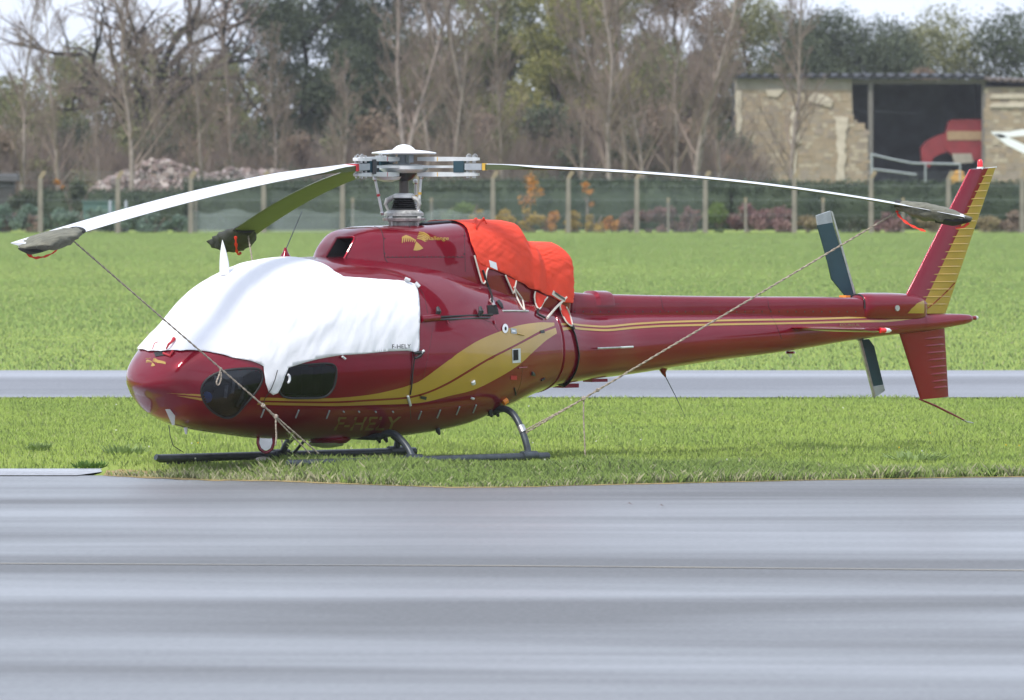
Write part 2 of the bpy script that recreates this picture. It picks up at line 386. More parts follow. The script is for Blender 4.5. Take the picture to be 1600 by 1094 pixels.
seam([(560, 434), (600, 437.5), (636, 440), (648, 444)], .0045, m='rubber')
def bar(p, q, r, nm, m, par=hull, n=6, off=.008, loft=body):
    mb = MB(); mb.tube([hp(*p, off, loft), hp(*q, off, loft)], r, n); return HB(nm, mb, M[m], par)
for x, y in ((410, 645), (464, 646), (512, 647), (655.5, 648), (685, 646), (715, 641), (741, 638)):
    bar((x+2.4, y-6), (x-2.4, y+6), .008, 'hinge', 'midgrey')
for x in (536, 560, 586, 613):
    bar((x, 642), (x+1.2, 643.5), .008, 'rivet', 'midgrey')
# sliding-door rail and catches
bar((657, 499), (684, 496.5), .034, 'rail_cap', 'red', off=.012, n=12)
bar((684, 496), (768, 492.5), .012, 'door_rail', 'rubber', off=.012)
bar((684, 500), (764, 497), .009, 'door_rail', 'skid', off=.014)
for x in (682, 748):
    mb = MB(); b0 = hp(x, 494, .01); b1 = hp(x-2, 482, .035); mb.tube([b0, (b0+b1)/2+Vector((0, -.02, 0)), b1], [.02, .026, .014], 8); HB('door_catch', mb, M['black'], hull)
for x in (698, 771): bar((x, 501), (x+1.5, 507), .008, 'rail_bracket', 'red')
def plate(pts, nm, m, off=.006, loft=body, par=hull, h=.03):
    at_ = [loft.hit(*p) for p in pts]; return HB(nm, patch(loft, at_, h, off), M[m], par, ang=None)
def disc(px, py, rx, ry, k=18): return [(px+rx*math.cos(2*math.pi*i/k), py+ry*math.sin(2*math.pi*i/k)) for i in range(k)]
M['hole'] = mat('dark_opening', (.006, .006, .006), .9)
plate([(760.5, 477.5), (775.5, 476.5), (779, 491), (761.5, 492)], 'air_outlet', 'hole', .004)
plate(disc(788.5, 513.5, 4.6, 7.2), 'filler_ring', 'white', .008); plate(disc(788.8, 513.8, 1.6, 3), 'filler_hole', 'hole', .010)
plate([(797, 513), (806, 514), (807, 522), (798, 521)], 'placard', 'midgrey', .006)
plate([(799, 516), (804, 516.5), (804.5, 519), (799.5, 518.6)], 'placard_print', 'white', .008)
plate([(799.5, 545.5), (812.5, 544.5), (813, 566.5), (800, 567.5)], 'vent_frame', 'lightgrey', .006)
plate([(800.8, 547), (808.5, 546.4), (809, 562.5), (801, 563.5)], 'vent_opening', 'hole', .009)
plate([(797.5, 586.5), (807, 587), (807, 593.5), (797.5, 593)], 'red_placard', 'redband', .006)
plate([(843.5, 516.5), (850, 516), (850.5, 520.5), (844, 521)], 'latch', 'black', .006)
plate([(656, 618), (666, 619.5), (665, 624.5), (655.5, 622)], 'latch', 'black', .01)
bar((808, 522), (818, 524), .006, 'latch', 'gold')
bar((809, 575), (822, 574), .007, 'latch', 'red')
bar((738, 595.5), (739, 599.5), .022, 'static_port', 'lightgrey', n=12)
bar((736, 621.5), (739.5, 622.5), .011, 'static_port', 'lightgrey', n=8)
bar((803, 606), (805.5, 617), .007, 'drain', 'rubber'); bar((845, 594), (850, 591), .009, 'drain', 'rubber')
bar((785, 628), (791, 624), .03, 'orange_cap', 'orangepaint', off=.01)
# nose: scoop, flag of gold emblem, belly strip, antennas
plate([(240, 551), (255, 549), (262, 556), (243, 558)], 'nose_vent', 'rubber', .005)
def fan(cx, cy, sc, par, loft, off, nm='emblem', rot0=0):
    mb = MB()
    def quadpx(poly):
        at_ = [loft.hit(*p) for p in poly]
        return patch(loft, at_, .02, off, mb)
    quadpx([(cx, cy-1*sc), (cx+11.5*sc, cy+10*sc), (cx+6*sc, cy+12.6*sc), (cx+1*sc, cy+13.5*sc), (cx-4.5*sc, cy+13*sc)])
    for k in range(7):           # left wing: comb of hanging fingers
        x = cx-23*sc+k*3.3*sc; y = cy+(-7.5-2.6*math.sin(math.pi*(k+1)/8)+k*.75)*sc; L_ = (10.5-k*.95)*sc
        quadpx([(x, y+1.2*sc), (x+3.0*sc, y-.2*sc), (x+2.6*sc, y+L_*.45), (x+1.0*sc, y+L_), (x+.1*sc, y+L_*.9), (x+.7*sc, y+L_*.4)])
    quadpx([(cx-22*sc, cy-8.5*sc), (cx-16*sc, cy-11.3*sc), (cx-9*sc, cy-8.5*sc), (cx-.5*sc, cy-3*sc), (cx-.5*sc, cy-1.5*sc), (cx-10*sc, cy-6.4*sc), (cx-21*sc, cy-6*sc)])
    for k in range(5):           # right wing: long curved strokes
        x = cx+(4.5-k*.9)*sc; y = cy+(-16.5+k*2.5)*sc
        quadpx([(x, y), (x+8*sc, y+.7*sc), (x+15*sc, y+5*sc), (x+19*sc, y+9.5*sc-k*1.3*sc), (x+13*sc, y+6.1*sc), (x+7*sc, y+2.6*sc), (x+.6*sc, y+1.5*sc)])
    return HB(nm, mb, M['gold'], par, ang=None)
fan(238, 567, .42, hull, body, .003)
plate([(240, 562.5), (259, 566), (259, 569.5), (246, 567.5)], 'emblem', 'gold', .003)
bar((228, 560.5), (236, 560), .003, 'emblem', 'gold', off=.001)
mb = MB(); p0 = hp(266, 641, 0); p1 = p0+Vector((.05, .02, -.14)); mb.rings([[p0+Vector((-.06, 0, .01)), p0+Vector((.05, -.015, .01)), p0+Vector((.05, .015, .01))], [p1+Vector((-.012, 0, 0)), p1+Vector((.012, -.008, 0)), p1+Vector((.012, .008, 0))]]); HB('pitot_fin', mb, M['lightgrey'], hull)
mb = MB(); q = onb(264, 664, .3); mb.tube([q, onb(266, 682, .3), onb(271, 697, .3), onb(287, 707, .3)], .004, 5); HB('wire_antenna', mb, M['black'], hull)
mb = MB(); q = onb(290, 668, .1); mb.tube([q, onb(291, 678.5, .1)], [.02, .01], 6); HB('drain_fin', mb, M['lightgrey'], hull)
# belly mirror, light housing, hooks
mb = MB(); C0 = onb(415.5, 687, .1)
def ushape(k): return [C0+Vector((0, 0, 0))+Vector((.0, x*k, z*k)) for x, z in ((-.09, .02), (-.095, -.04), (-.07, -.11), (-.03, -.142), (0, -.15), (.03, -.142), (.07, -.11), (.095, -.04), (.09, .02))]
def face_cam(vs, c_): return [HI.to_3x3() @ (Matrix.Rotation(0, 3, 'Z') @ Vector(((v.y-c_.y), 0, v.z-c_.z)))+c_ for v in vs]
ring = face_cam(ushape(.8), C0); mb.tube(ring, .016, 8); HB('mirror_frame', mb, M['red'], hull)
mb = MB(); r2 = face_cam(ushape(.68), C0); nrm = HI.to_3x3() @ Vector((0, 1, 0)); mb.rings([[v-nrm*.004 for v in r2], [v+nrm*.012 for v in r2]]); HB('mirror_glass', mb, M['mirror'], hull)
mb = MB(); p = onb(510, 689, .1); mb.lathe([(.05, -.02), (.16, 0), (.17, .03), (.1, .07)], (p.x, p.y, p.z-.045), 20); HB('belly_light', mb, M['mirror'], hull)
mb = MB(); mb.lathe([(.17, 0), (.21, .03), (.2, .06)], (p.x+.03, p.y, p.z-.02), 20); HB('light_housing', mb, M['red'], hull)
for x, y in ((590, 687), (601, 686), (683, 674), (775, 646), (768, 651)):
    mb = MB(); q = hp(x, y-4, 0); mb.tube([q+Vector((0, 0, .02)), q+Vector((.01, 0, -.02)), q+Vector((.03, 0, -.055))], [.02, .025, .012], 7)
    HB('tie_down_ring', mb, M['black'], hull)
# roof antenna
mb = MB(); q = onb(446, 405, -.3); mb.lathe([(.09, -.04), (.055, .02), (.025, .07), (.012, .11)], q, 12); HB('antenna_base', mb, M['red'], hull)
mb = MB(); mb.tube([onb(447, 389, -.3), onb(458, 363, -.3), onb(472, 330, -.3)], .005, 5); HB('whip_antenna', mb, M['skid'], hull)
mb = MB(); mb.box(onb(496, 405.5, -.2), (.14, .08, .035)); HB('roof_fitting', mb, M['white'], hull)
# ---- upper cowling
cow = Loft([-1.08, -1.03, -.92, -.75, -.5, -.2, .1, .5, .95, 1.19, 1.29, 1.38, 1.70, 1.86, 1.93],
           [0, .15, .24, .335, .42, .475, .5, .49, .45, .40, .375, .36, .345, .32, .05],
           [2.02, 2.09, 2.2, 2.3, 2.338, 2.345, 2.35, 2.37, 2.375, 2.36, 2.22, 2.155, 2.155, 2.08, 1.7],
           [1.2]*12+[1.25, 1.3, 1.5], n1=3.6, n2=3.0, fixedzc=1.75)
cow.bvh(-1.08, 1.93)
ZC = lambda pts: [(480+x/5.714, 340+y/5.714) for x, y in pts]
intake_px = ZC([(262, 182), (300, 176), (405, 174), (421, 182), (418, 200), (375, 285), (335, 360), (318, 372), (200, 374), (160, 366), (168, 340), (215, 260)])
int_at = [cow.hit(*p) for p in intake_px]
def cskip(a, t_):
    tt = t_ if t_ < math.pi else t_-2*math.pi
    return in_poly(a, tt, int_at)
cowl_as = list(-1.08+1e-4+np.linspace(0, math.sqrt(1.93+1.08)-.001, 150)**2)
cowl = HB('engine_cowling', cow.grid(cowl_as, 240, skip=cskip), M['red'], heli, ang=None)
mb = MB(); rim = [cow.at(a, t_) for a, t_ in int_at]; cxr = sum(rim, Vector())/len(rim)
inn = [cxr+(p-cxr)*.8+Vector((.3, 0, -.1)) for p in rim]
mb.rings([rim, inn], cap=False); mb.add(inn, [tuple(range(len(inn)))]); HB('intake_duct', mb, M['hole'], cowl)
mb = MB(); mb.tube(rim+rim[:2], .014, 8); HB('intake_lip', mb, M['red'], cowl)
seam([(585, 354), (594, 358), (599, 372), (600, 395), (604, 408), (618, 418)], .0045, par=cowl, loft=cow)
seam([(603, 402.5), (660, 402), (725, 402)], .003, par=cowl, loft=cow)
seam([(725.5, 350), (726, 375), (726.5, 400), (727, 425)], .003, par=cowl, loft=cow)
mb = MB()
for k in range(18):
    p = hp(606+k*6.8, 401, .001, cow); mb.lathe([(.006, -.003), (.004, .005)], p, 6, 'y')
for x, y in ((601, 373), (601, 396), (725, 369), (725, 397), (640, 355)):
    mb.lathe([(.007, -.003), (.005, .006)], hp(x, y, .001, cow), 6, 'y')
o = HB('rivet', mb, M['black'], cowl); tag(o, kind='stuff')
fan(650, 378.5, .98, cowl, cow, .003)
def text_on(txt, loft, x0, y0, wid, hgt, m, par, off=.004, slant=0.0, drop=0.0, bvh=None, nm='lettering', bold=.0, hfun=None):
    cu = bpy.data.curves.new('txt', 'FONT'); cu.body = txt; cu.size = 1; cu.offset = bold; cu.resolution_u = 3
    o = bpy.data.objects.new('txt', cu); COL.objects.link(o); bpy.context.view_layer.update()
    me = bpy.data.meshes.new_from_object(o.evaluated_get(bpy.context.evaluated_depsgraph_get()))
    bpy.data.objects.remove(o); xs = [v.co.x for v in me.vertices]; ys = [v.co.y for v in me.vertices]
    X_, Xm, Ym, Yx = max(xs), min(xs), min(ys), max(ys)
    for v in me.vertices:
        u = (v.co.x-Xm)/(X_-Xm); q = (v.co.y-Ym)/(Yx-Ym)
        v.co = (hfun or hp)(x0+u*wid+q*slant, y0+drop*u-q*hgt, off, loft)
    me.materials.clear(); me.materials.append(M[m]); me.name = nm
    return link(nm, me, par)
text_on('Challenge', cow, 659, 377.5, 41, 8.2, 'gold', cowl, .004, slant=1.5, bold=.01)
M['goldtext'] = mat('dull_gold_vinyl', (.23, .145, .035), .45, .2, .5)
text_on('F-HELY', body, 521, 672, 98, 21, 'goldtext', hull, .006, slant=8, drop=-.5, bold=.012)
text_on('ECUREUIL', body, 1312, 509.6, 32, 3.4, 'goldtext', boom, .004)
# ---- drive shaft cover on the boom
a0, a1 = onb(880, 480).x, onb(1349, 480).x
sp = Loft([a0, a0+.05, a0+.3, a0+2, a1-.05, a1], [.125, .13, .125, .115, .105, .1],
          [onb(885, 457).z, onb(890, 456.5).z, onb(945, 458).z, onb(1150, 462.5).z, onb(1340, 465.5).z, onb(1349, 466).z],
          [1.3]*6, n1=3.6, n2=3, fixedzc=1.52)
sp.bvh(a0, a1)
spine = HB('drive_shaft_cover', sp.grid(list(np.linspace(a0+.001, a1, 70)), 60, cap0=True, cap1=True), M['red'], boom, ang=None)
for x in (1031, 1197): seam([(x, 462.5), (x+3, 470), (x+4, 480), (x+9, 487)], .003, par=spine, loft=sp, n=3)
mb = MB(); ra = onb(936, 455).x
for da, k in ((-.13, .2), (-.1, 1), (.06, 1), (.085, .6)):
    mb.rings([[sp.at(ra+da, t_)+sp.nor(ra+da, t_)*(.028*k) for t_ in np.linspace(-1.5, 1.5, 24)]], cap=False) if False else None
rr = [[sp.at(ra+da, t_)+sp.nor(ra+da, t_)*(.035*k-.004) for t_ in np.linspace(-1.5, 1.5, 24)] for da, k in ((-.15, 0), (-.11, .9), (.05, 1), (.075, .8), (.08, 0))]
mb.rings(rr, cap=False, closed=False); HB('cover_scoop', mb, M['red'], spine, fix=False)
mb = MB()
for k in range(34):
    x = 898+k*13.3
    mb.lathe([(.008, -.004), (.006, .006)], hp(x, 487, .0, sp), 6, 'y')
tag(HB('rivet', mb, M['black'], spine), kind='stuff')
seam([(1203, 490), (1212, 505), (1222, 530)], .002, par=boom, n=3, off=-.004)
# gearbox fairing
g0, g1 = onb(1338, 470).x, onb(1446, 480).x
gb = Loft([g0, g0+.04, g0+.12, g0+.35, g1-.22, g1-.06, g1], [.08, .135, .15, .155, .14, .09, .0],
          [onb(1342, 462).z, onb(1346, 459).z, onb(1360, 457.5).z, onb(1380, 457.5).z, onb(1418, 460).z, onb(1438, 470).z, onb(1446, 482).z], [1.35]*7, n1=2.6, n2=2.6, fixedzc=1.52)
gb.bvh(g0, g1)
gear = HB('gearbox_fairing', gb.grid(list(np.linspace(g0, g1-.001, 40)), 60, cap0=True), M['red'], boom, ang=None)
mb = MB(); mb.lathe([(.03, -.01), (.03, .008), (.018, .014), (.0, .014)], hp(1401.5, 481.5, 0, gb), 14, 'y'); HB('fairing_cap', mb, M['steel'], gear)
mb = MB(); mb.tube([gb.at(g0+.01, t_)+gb.nor(g0+.06, t_)*.001 for t_ in np.linspace(-1.7, 1.7, 30)], .008, 6); HB('fairing_seal', mb, M['rubber'], gear)
plate([(1417.6, 489.5), (1424, 482), (1438, 471.5), (1443, 470), (1443, 489.5)], 'gold_corner', 'gold', .004, gb, gear)
# ---- fins
def fin_rows(LE, TE, BD, n, th):
    rows = []
    for i in range(n+1):
        v = i/n; g = lambda L: onb(L[0][0]+(L[1][0]-L[0][0])*v, L[0][1]+(L[1][1]-L[0][1])*v)
        rows.append((g(LE), g(TE), g(BD), th[0]+(th[1]-th[0])*v))
    return rows
def fin_piece(rows, which, k=9):
    mb = MB(); rings = []
    for le, te, bd, th in rows:
        L = te.x-le.x; uB = (bd.x-le.x)/L; u0, u1 = (0, uB) if which == 0 else (uB, 1)
        us = [u0+(u1-u0)*(j/k)**(1.6 if which == 0 else 1) for j in range(k+1)]
        f = lambda u: th*(1.48*math.sqrt(max(u, 0))*(1-u)**.75+.02)
        up = [(le.lerp(te, u)+Vector((0, -f(u), 0))) for u in us]; dn = [(le.lerp(te, u)+Vector((0, f(u), 0))) for u in us]
        rings.append(up+dn[::-1])
    mb.rings(rings); return mb
LE, TE, BD = ((1400, 490), (1514.6, 264.5)), ((1477, 490), (1555.5, 262)), ((1431, 490), (1541, 263.3))
rows = fin_rows(LE, TE, BD, 10, (.075, .05))
fin = HB('vertical_fin', fin_piece(rows, 0), M['red'], heli, ang=50)
fing = HB('trailing_panel', fin_piece(rows, 1), M['gold'], fin, ang=50)
def fin_side(rows, v, u, sgn=1):
    i = min(int(v*(len(rows)-1)), len(rows)-2); fr = v*(len(rows)-1)-i
    le = rows[i][0].lerp(rows[i+1][0], fr); te = rows[i][1].lerp(rows[i+1][1], fr); th = rows[i][3]*(1-fr)+rows[i+1][3]*fr
    return le.lerp(te, u)+Vector((0, -sgn*th*(1.48*math.sqrt(u)*(1-u)**.75+.02), 0))
for i in range(18):
    y = 276+i*11.75; v = (490-y)/(490-263.5)
    uB = (1431+(1541-1431)*v-(1400+(1514.6-1400)*v))/((1477+(1555.5-1477)*v)-(1400+(1514.6-1400)*v))
    for sgn in (1, -1):
        mb = MB(); us = np.linspace(uB-.09*(1 if uB > .2 else 0), .965, 7)
        mb.tube([fin_side(rows, v, u, sgn) for u in us], [.002, .006, .008, .008, .008, .008, .004], 6, flat=1.2)
        HB('rib', mb, M['gold'], fin)
# dark diagonal line across the low end of the gold panel
for sgn in (1, -1):
    mb = MB(); P0 = [(1441, 484), (1457, 472), (1474, 457.5), (1490, 442.6)]; pts = []
    for x, y in P0:
        v = (490-y)/226.; xl = 1400+114.6*v; xt = 1477+78.5*v; pts.append(fin_side(rows, v, (x-xl)/(xt-xl), sgn)+Vector((0, -.001*sgn, 0)))
    mb.tube(pts, .012, 4, flat=.25); HB('red_line', mb, M['red'], fin)
mb = MB(); p = onb(1531.5, 263); mb.lathe([(.035, -.01), (.035, .012), (.028, .014)], p, 14); HB('beacon_base', mb, M['white'], fin)
mb = MB(); mb.lathe([(.028, .012), (.03, .05), (.024, .078), (.012, .09), (.001, .093)], p, 14); HB('beacon', mb, M['redlamp'], fin)
mb = MB(); mb.tube([onb(1537, 263.2), onb(1557, 261.3)], .006, 6); HB('fin_cap', mb, M['lightgrey'], fin)
LE, TE, BD = ((1402, 512), (1437.8, 624.4)), ((1475.3, 506), (1482, 620)), ((1440, 509), (1461, 632))
rows2 = fin_rows(LE, TE, BD, 8, (.05, .035))
vf = HB('ventral_fin', fin_piece(rows2, 0), M['red'], heli, ang=50)
HB('trailing_panel', fin_piece(rows2, 1), M['red'], vf, ang=50)
for i, y in enumerate((530.5, 541.5, 552.5, 563.5, 574.5, 585.5, 596.5, 606.5)):
    v = (y-510)/112.
    for sgn in (1, -1):
        mb = MB(); mb.tube([fin_side(rows2, v, u, sgn) for u in np.linspace(.46, .97, 6)], [.002, .011, .012, .012, .012, .005], 6, flat=1.2); HB('rib', mb, M['red'], vf)
mb = MB(); mb.tube([onb(1437, 624), onb(1461, 634), onb(1485, 646), onb(1508, 657.5)], [.014, .02, .018, .012], 8, flat=.6); HB('tail_skid', mb, M['red'], vf)
mb = MB(); mb.tube([onb(1505, 656.5), onb(1511, 659.5), onb(1520, 661)], [.014, .014, .01], 8, flat=.6); HB('skid_shoe', mb, M['steel'], vf)
mb = MB(); p = onb(1516, 497); mb.tube([p, p+Vector((.07, 0, 0))], .022, 10); HB('tail_lamp_stem', mb, M['red'], cone)
mb = MB(); mb.tube([p+Vector((.07, 0, 0)), p+Vector((.1, 0, 0))], [.026, .018], 10); HB('tail_lamp', mb, M['lightgrey'], cone)
# stabiliser, unswept, inverted section
tipL, tipT = onb(1349, 516, 1.22), onb(1404, 514.5, 1.22)
mb = MB(); rings = []
ch = tipT.x-tipL.x
for b in (-1.22, -1.18, -.4, .4, 1.18, 1.22):
    k = .6 if abs(b) > 1.2 else 1; r_ = []
    for j in range(24):
        th = 2*math.pi*j/24; u = .5-.5*math.cos(th); f = .042*(1.48*math.sqrt(u)*(1-u)**.8)+.003
        z = f*.35 if math.sin(th) > 0 else -f*1.25
        r_.append(hl(tipL.x+ch*u, b, tipL.z+.012+(z*k)))
    rings.append(r_)
mb.rings(rings); stab = HB('stabiliser', mb, M['red'], heli, ang=50)
for b, m_ in ((1.225, 'redlamp'), (-1.225, 'teal')):
    mb = MB(); mb.tube([hl(tipL.x+.22, b, tipL.z-.005), hl(tipL.x+.28, b*1.01, tipL.z-.005)], [.028, .024], 10); HB('navigation_light', mb, M[m_], stab)
    mb = MB(); mb.tube([hl(tipL.x+.28, b*1.01, tipL.z-.005), hl(tipL.x+.33, b*1.01, tipL.z-.008), hl(tipL.x+.36, b*1.01, tipL.z-.01)], [.027, .022, .006], 10); HB('light_lens', mb, M['white'], stab)
# tail rotor on the starboard side
TB = -.40
def flat_blade(pts, nm, m, th=.018, par=None, b=TB):
    mb = MB(); P_ = [onb(x, y, b) for x, y in pts]; mb.rings([[p+Vector((0, -th/2, 0)) for p in P_], [p+Vector((0, th/2, 0)) for p in P_]]); return HB(nm, mb, M[m], par, ang=40)
tb1 = flat_blade([(1277, 352), (1300, 348), (1334.5, 462), (1320, 462), (1299, 436), (1293.5, 411)], 'tail_rotor_blade', 'teal', par=heli)
flat_blade([(1275, 337), (1297, 329.5), (1300.3, 347.5), (1277.3, 351.7)], 'blade_tip', 'midgrey', .019, tb1)
flat_blade([(1297, 329.5), (1300, 331), (1337, 462), (1333.5, 462)], 'leading_edge', 'steel', .024, tb1)
tb2 = flat_blade([(1344, 531), (1357, 530), (1365, 541), (1379.5, 601), (1363, 604)], 'tail_rotor_blade', 'teal', par=heli)
flat_blade([(1363.2, 604.5), (1379.8, 601.5), (1382, 610.6), (1366, 621)], 'blade_tip', 'midgrey', .019, tb2)
flat_blade([(1341.5, 531), (1345, 531), (1367, 618), (1365, 621)], 'leading_edge', 'steel', .024, tb2)
mb = MB(); mb.tube([onb(1334, 461, TB), onb(1330, 474, TB), onb(1344, 531, TB)], [.05, .06, .05], 10, flat=.5)
mb.tube([onb(1336, 475, TB-.06), onb(1336, 475, -.1)], .045, 12); HB('tail_rotor_hub', mb, M['black'], heli)
mb = MB(); mb.box(onb(1320, 464, -.1), (.06, .1, .03)); HB('pitch_lever', mb, M['orangepaint'], heli)
# under-boom antenna, handle and fairings
mb = MB(); mb.tube([onb(1036, 575), onb(1037, 583), onb(1040, 589)], [.05, .022, .008], 8); HB('antenna_base', mb, M['red'], boom)
mb = MB(); mb.tube([onb(1039, 587), onb(1056, 620), onb(1071, 652)], [.005, .004, .002], 5); HB('whip_antenna', mb, M['skid'], boom)
bar((930, 544.5), (966, 543), .010, 'grab_handle', 'steel', boom, off=.03); bar((966, 543), (985, 542), .011, 'grab_handle', 'lightgrey', boom, off=.03)
mb = MB(); mb.box(onb(884, 602.5, .02), (.2, .16, .04)); mb.box(onb(930, 594.3, .02), (.2, .14, .03)); HB('boom_step', mb, M['red'], boom)
mb = MB(); p = onb(1235, 549); mb.lathe([(.045, 0), (.05, -.02), (.02, -.03)], p, 10); HB('lamp_base', mb, M['red'], boom)
mb = MB(); mb.tube([onb(1233, 551), onb(1236, 559)], [.03, .008], 8); HB('lamp_lens', mb, M['white'], boom)
# ---- landing gear
GB, SKZ = .98, .14
for a, pts in ((.73, [(0, .56), (.42, .55), (.55, .585), (.66, .585), (.78, .52), (.88, .39), (.95, .25), (.975, .15)]),
               (-.71, [(0, .35), (.45, .35), (.58, .385), (.68, .385), (.8, .33), (.9, .25), (.96, .17), (.98, .14)])):
    P_ = [hl(a, -b, z) for b, z in pts[::-1]][:-1]+[hl(a, b, z) for b, z in pts]
    mb = MB(); mb.tube(cat_rom(P_, 4, False), .033, 12); HB('cross_tube', mb, M['skid'], heli)
for sgn in (1, -1):
    mb = MB(); mb.tube([hl(-2.25, sgn*GB, SKZ+.015), hl(-2.2, sgn*GB, SKZ), hl(.97, sgn*GB, SKZ)], [.03, .04, .04], 12); sk = HB('skid_tube', mb, M['skid'], heli)
    mb = MB(); mb.box(hl(-1.85, sgn*GB, SKZ-.05), (.5, .05, .02)); mb.box(hl(-1.68, sgn*GB, SKZ-.07), (.14, .04, .05)); HB('wear_plate', mb, M['black'], sk)
    for a in (.73, -.71): mb = MB(); mb.tube([hl(a-.09, sgn*GB, SKZ+.01), hl(a+.09, sgn*GB, SKZ+.01)], .048, 12); HB('leg_shoe', mb, M['skid'], sk)
    mb = MB(); mb.tube([hl(-.66, sgn*.6, .35), hl(-.62, sgn*.8, .24), hl(-.6, sgn*.97, .12)], .014, 8); HB('brace', mb, M['black'], heli)
mb = MB(); mb.tube([hl(.73, .86, .43), hl(.73, .9, .37)], .038, 12); HB('clamp', mb, M['steel'], heli)
# ---- rotor head (z of the sleeves 2.9)
hub = lambda px, py, b=0: onb(px, py, b)
ZR = 2.9
def lz(y): return 3-(y-245)/163.5
mb = MB(); mb.lathe([(.048, lz(312)), (.048, lz(268)), (.07, lz(266))], (0, 0, 0), 20); HB('rotor_mast', mb, M['mast'], heli)
mb = MB()
prof = [(.125, lz(352)), (.125, lz(346)), (.2, lz(345)), (.21, lz(341)), (.15, lz(339)), (.19, lz(337.5)), (.19, lz(333)), (.17, lz(330)), (.13, lz(328))]
mb.lathe(prof, (0, 0, 0), 28); sw = HB('swashplate', mb, M['dirtygrey'], heli)
mb = MB(); mb.lathe([(r, lz(y)) for r, y in ((.13, 328), (.13, 326), (.105, 324.5), (.128, 323), (.102, 321.5), (.124, 320), (.098, 318.5), (.118, 317), (.094, 315.5), (.112, 314), (.09, 312.5), (.105, 310))], (0, 0, 0), 24); HB('bellows', mb, M['rubber'], heli, ang=60)
mb = MB(); mb.lathe([(.08, lz(311)), (.1, lz(309)), (.1, lz(304)), (.085, lz(302.5)), (.05, lz(302))], (0, 0, 0), 20); HB('mast_collar', mb, M['lightgrey'], heli)
for th in (R(175), R(-30)):
    mb = MB(); d = Vector((math.cos(th-PSI), math.sin(th-PSI), 0)); e = Vector((-d.y, d.x, 0))
    mb.tube([d*.09+Vector((0, 0, lz(307))), d*.16+Vector((0, 0, lz(313))), d*.178+Vector((0, 0, lz(319))), d*.15+Vector((0, 0, lz(329)))], [.022, .026, .016, .013], 8)
    HB('scissor_link', mb, M['dirtygrey'], heli)
mb = MB()
for k in range(4):
    th = R(50+k*90); d = Vector((math.cos(th-PSI), math.sin(th-PSI), 0))
    mb.tube([d*.17+Vector((0, 0, lz(354))), d*.19+Vector((0, 0, lz(338)))], .012, 8); mb.lathe([(.018, -.02), (.026, 0), (.018, .02)], d*.19+Vector((0, 0, lz(341))), 8)
HB('servo_rod', mb, M['dirtygrey'], heli)
mb = MB(); mb.tube([hub(652, 351, .1), hub(670, 349, .1), hub(700, 347, .1), hub(712, 347.5, .1)], [.02, .035, .035, .02], 8, flat=.5); HB('cowl_strap', mb, M['black'], heli)
# cap disc
mb = MB(); mb.lathe([(.05, lz(241.5)), (.3, lz(241)), (.314, lz(239.3)), (.3, lz(238.0)), (.2, lz(235.6)), (.11, lz(234.2)), (.095, lz(231.5)), (.065, lz(228)), (.03, lz(226.2)), (.001, lz(225.6))], (0, 0, 0), 40); HB('hub_cap', mb, M['white'], heli, ang=40)
mb = MB()
for k in range(3):
    th = R(20+120*k); d = Vector((math.cos(th), math.sin(th), 0)); mb.box(d*.11+Vector((0, 0, lz(247))), (.06, .05, .085), Matrix.Rotation(th, 3, 'Z'))
mb.lathe([(.06, lz(262)), (.06, lz(241))], (0, 0, 0), 16); HB('hub_block', mb, M['midgrey'], heli)
mb = MB(); mb.lathe([(.1, lz(271)), (.2, lz(268.5)), (.235, lz(264.5)), (.235, lz(259)), (.12, lz(256.5))], (0, 0, 0), 24); star = HB('rotor_star', mb, M['lightgrey'], heli, ang=50)
mb = MB(); mb.lathe([(.05, lz(283)), (.09, lz(279)), (.12, lz(272)), (.12, lz(268))], (0, 0, 0), 20); HB('star_clamp', mb, M['black'], heli)
RB = 5.40
blade_specs = [(-9.3, .478, 2.05, 'yellowband'), (-128.3, .715, 1.38, 'redband'), (110.7, .80, 1.55, 'redband')]
blade_fn = []
PL = -6.5
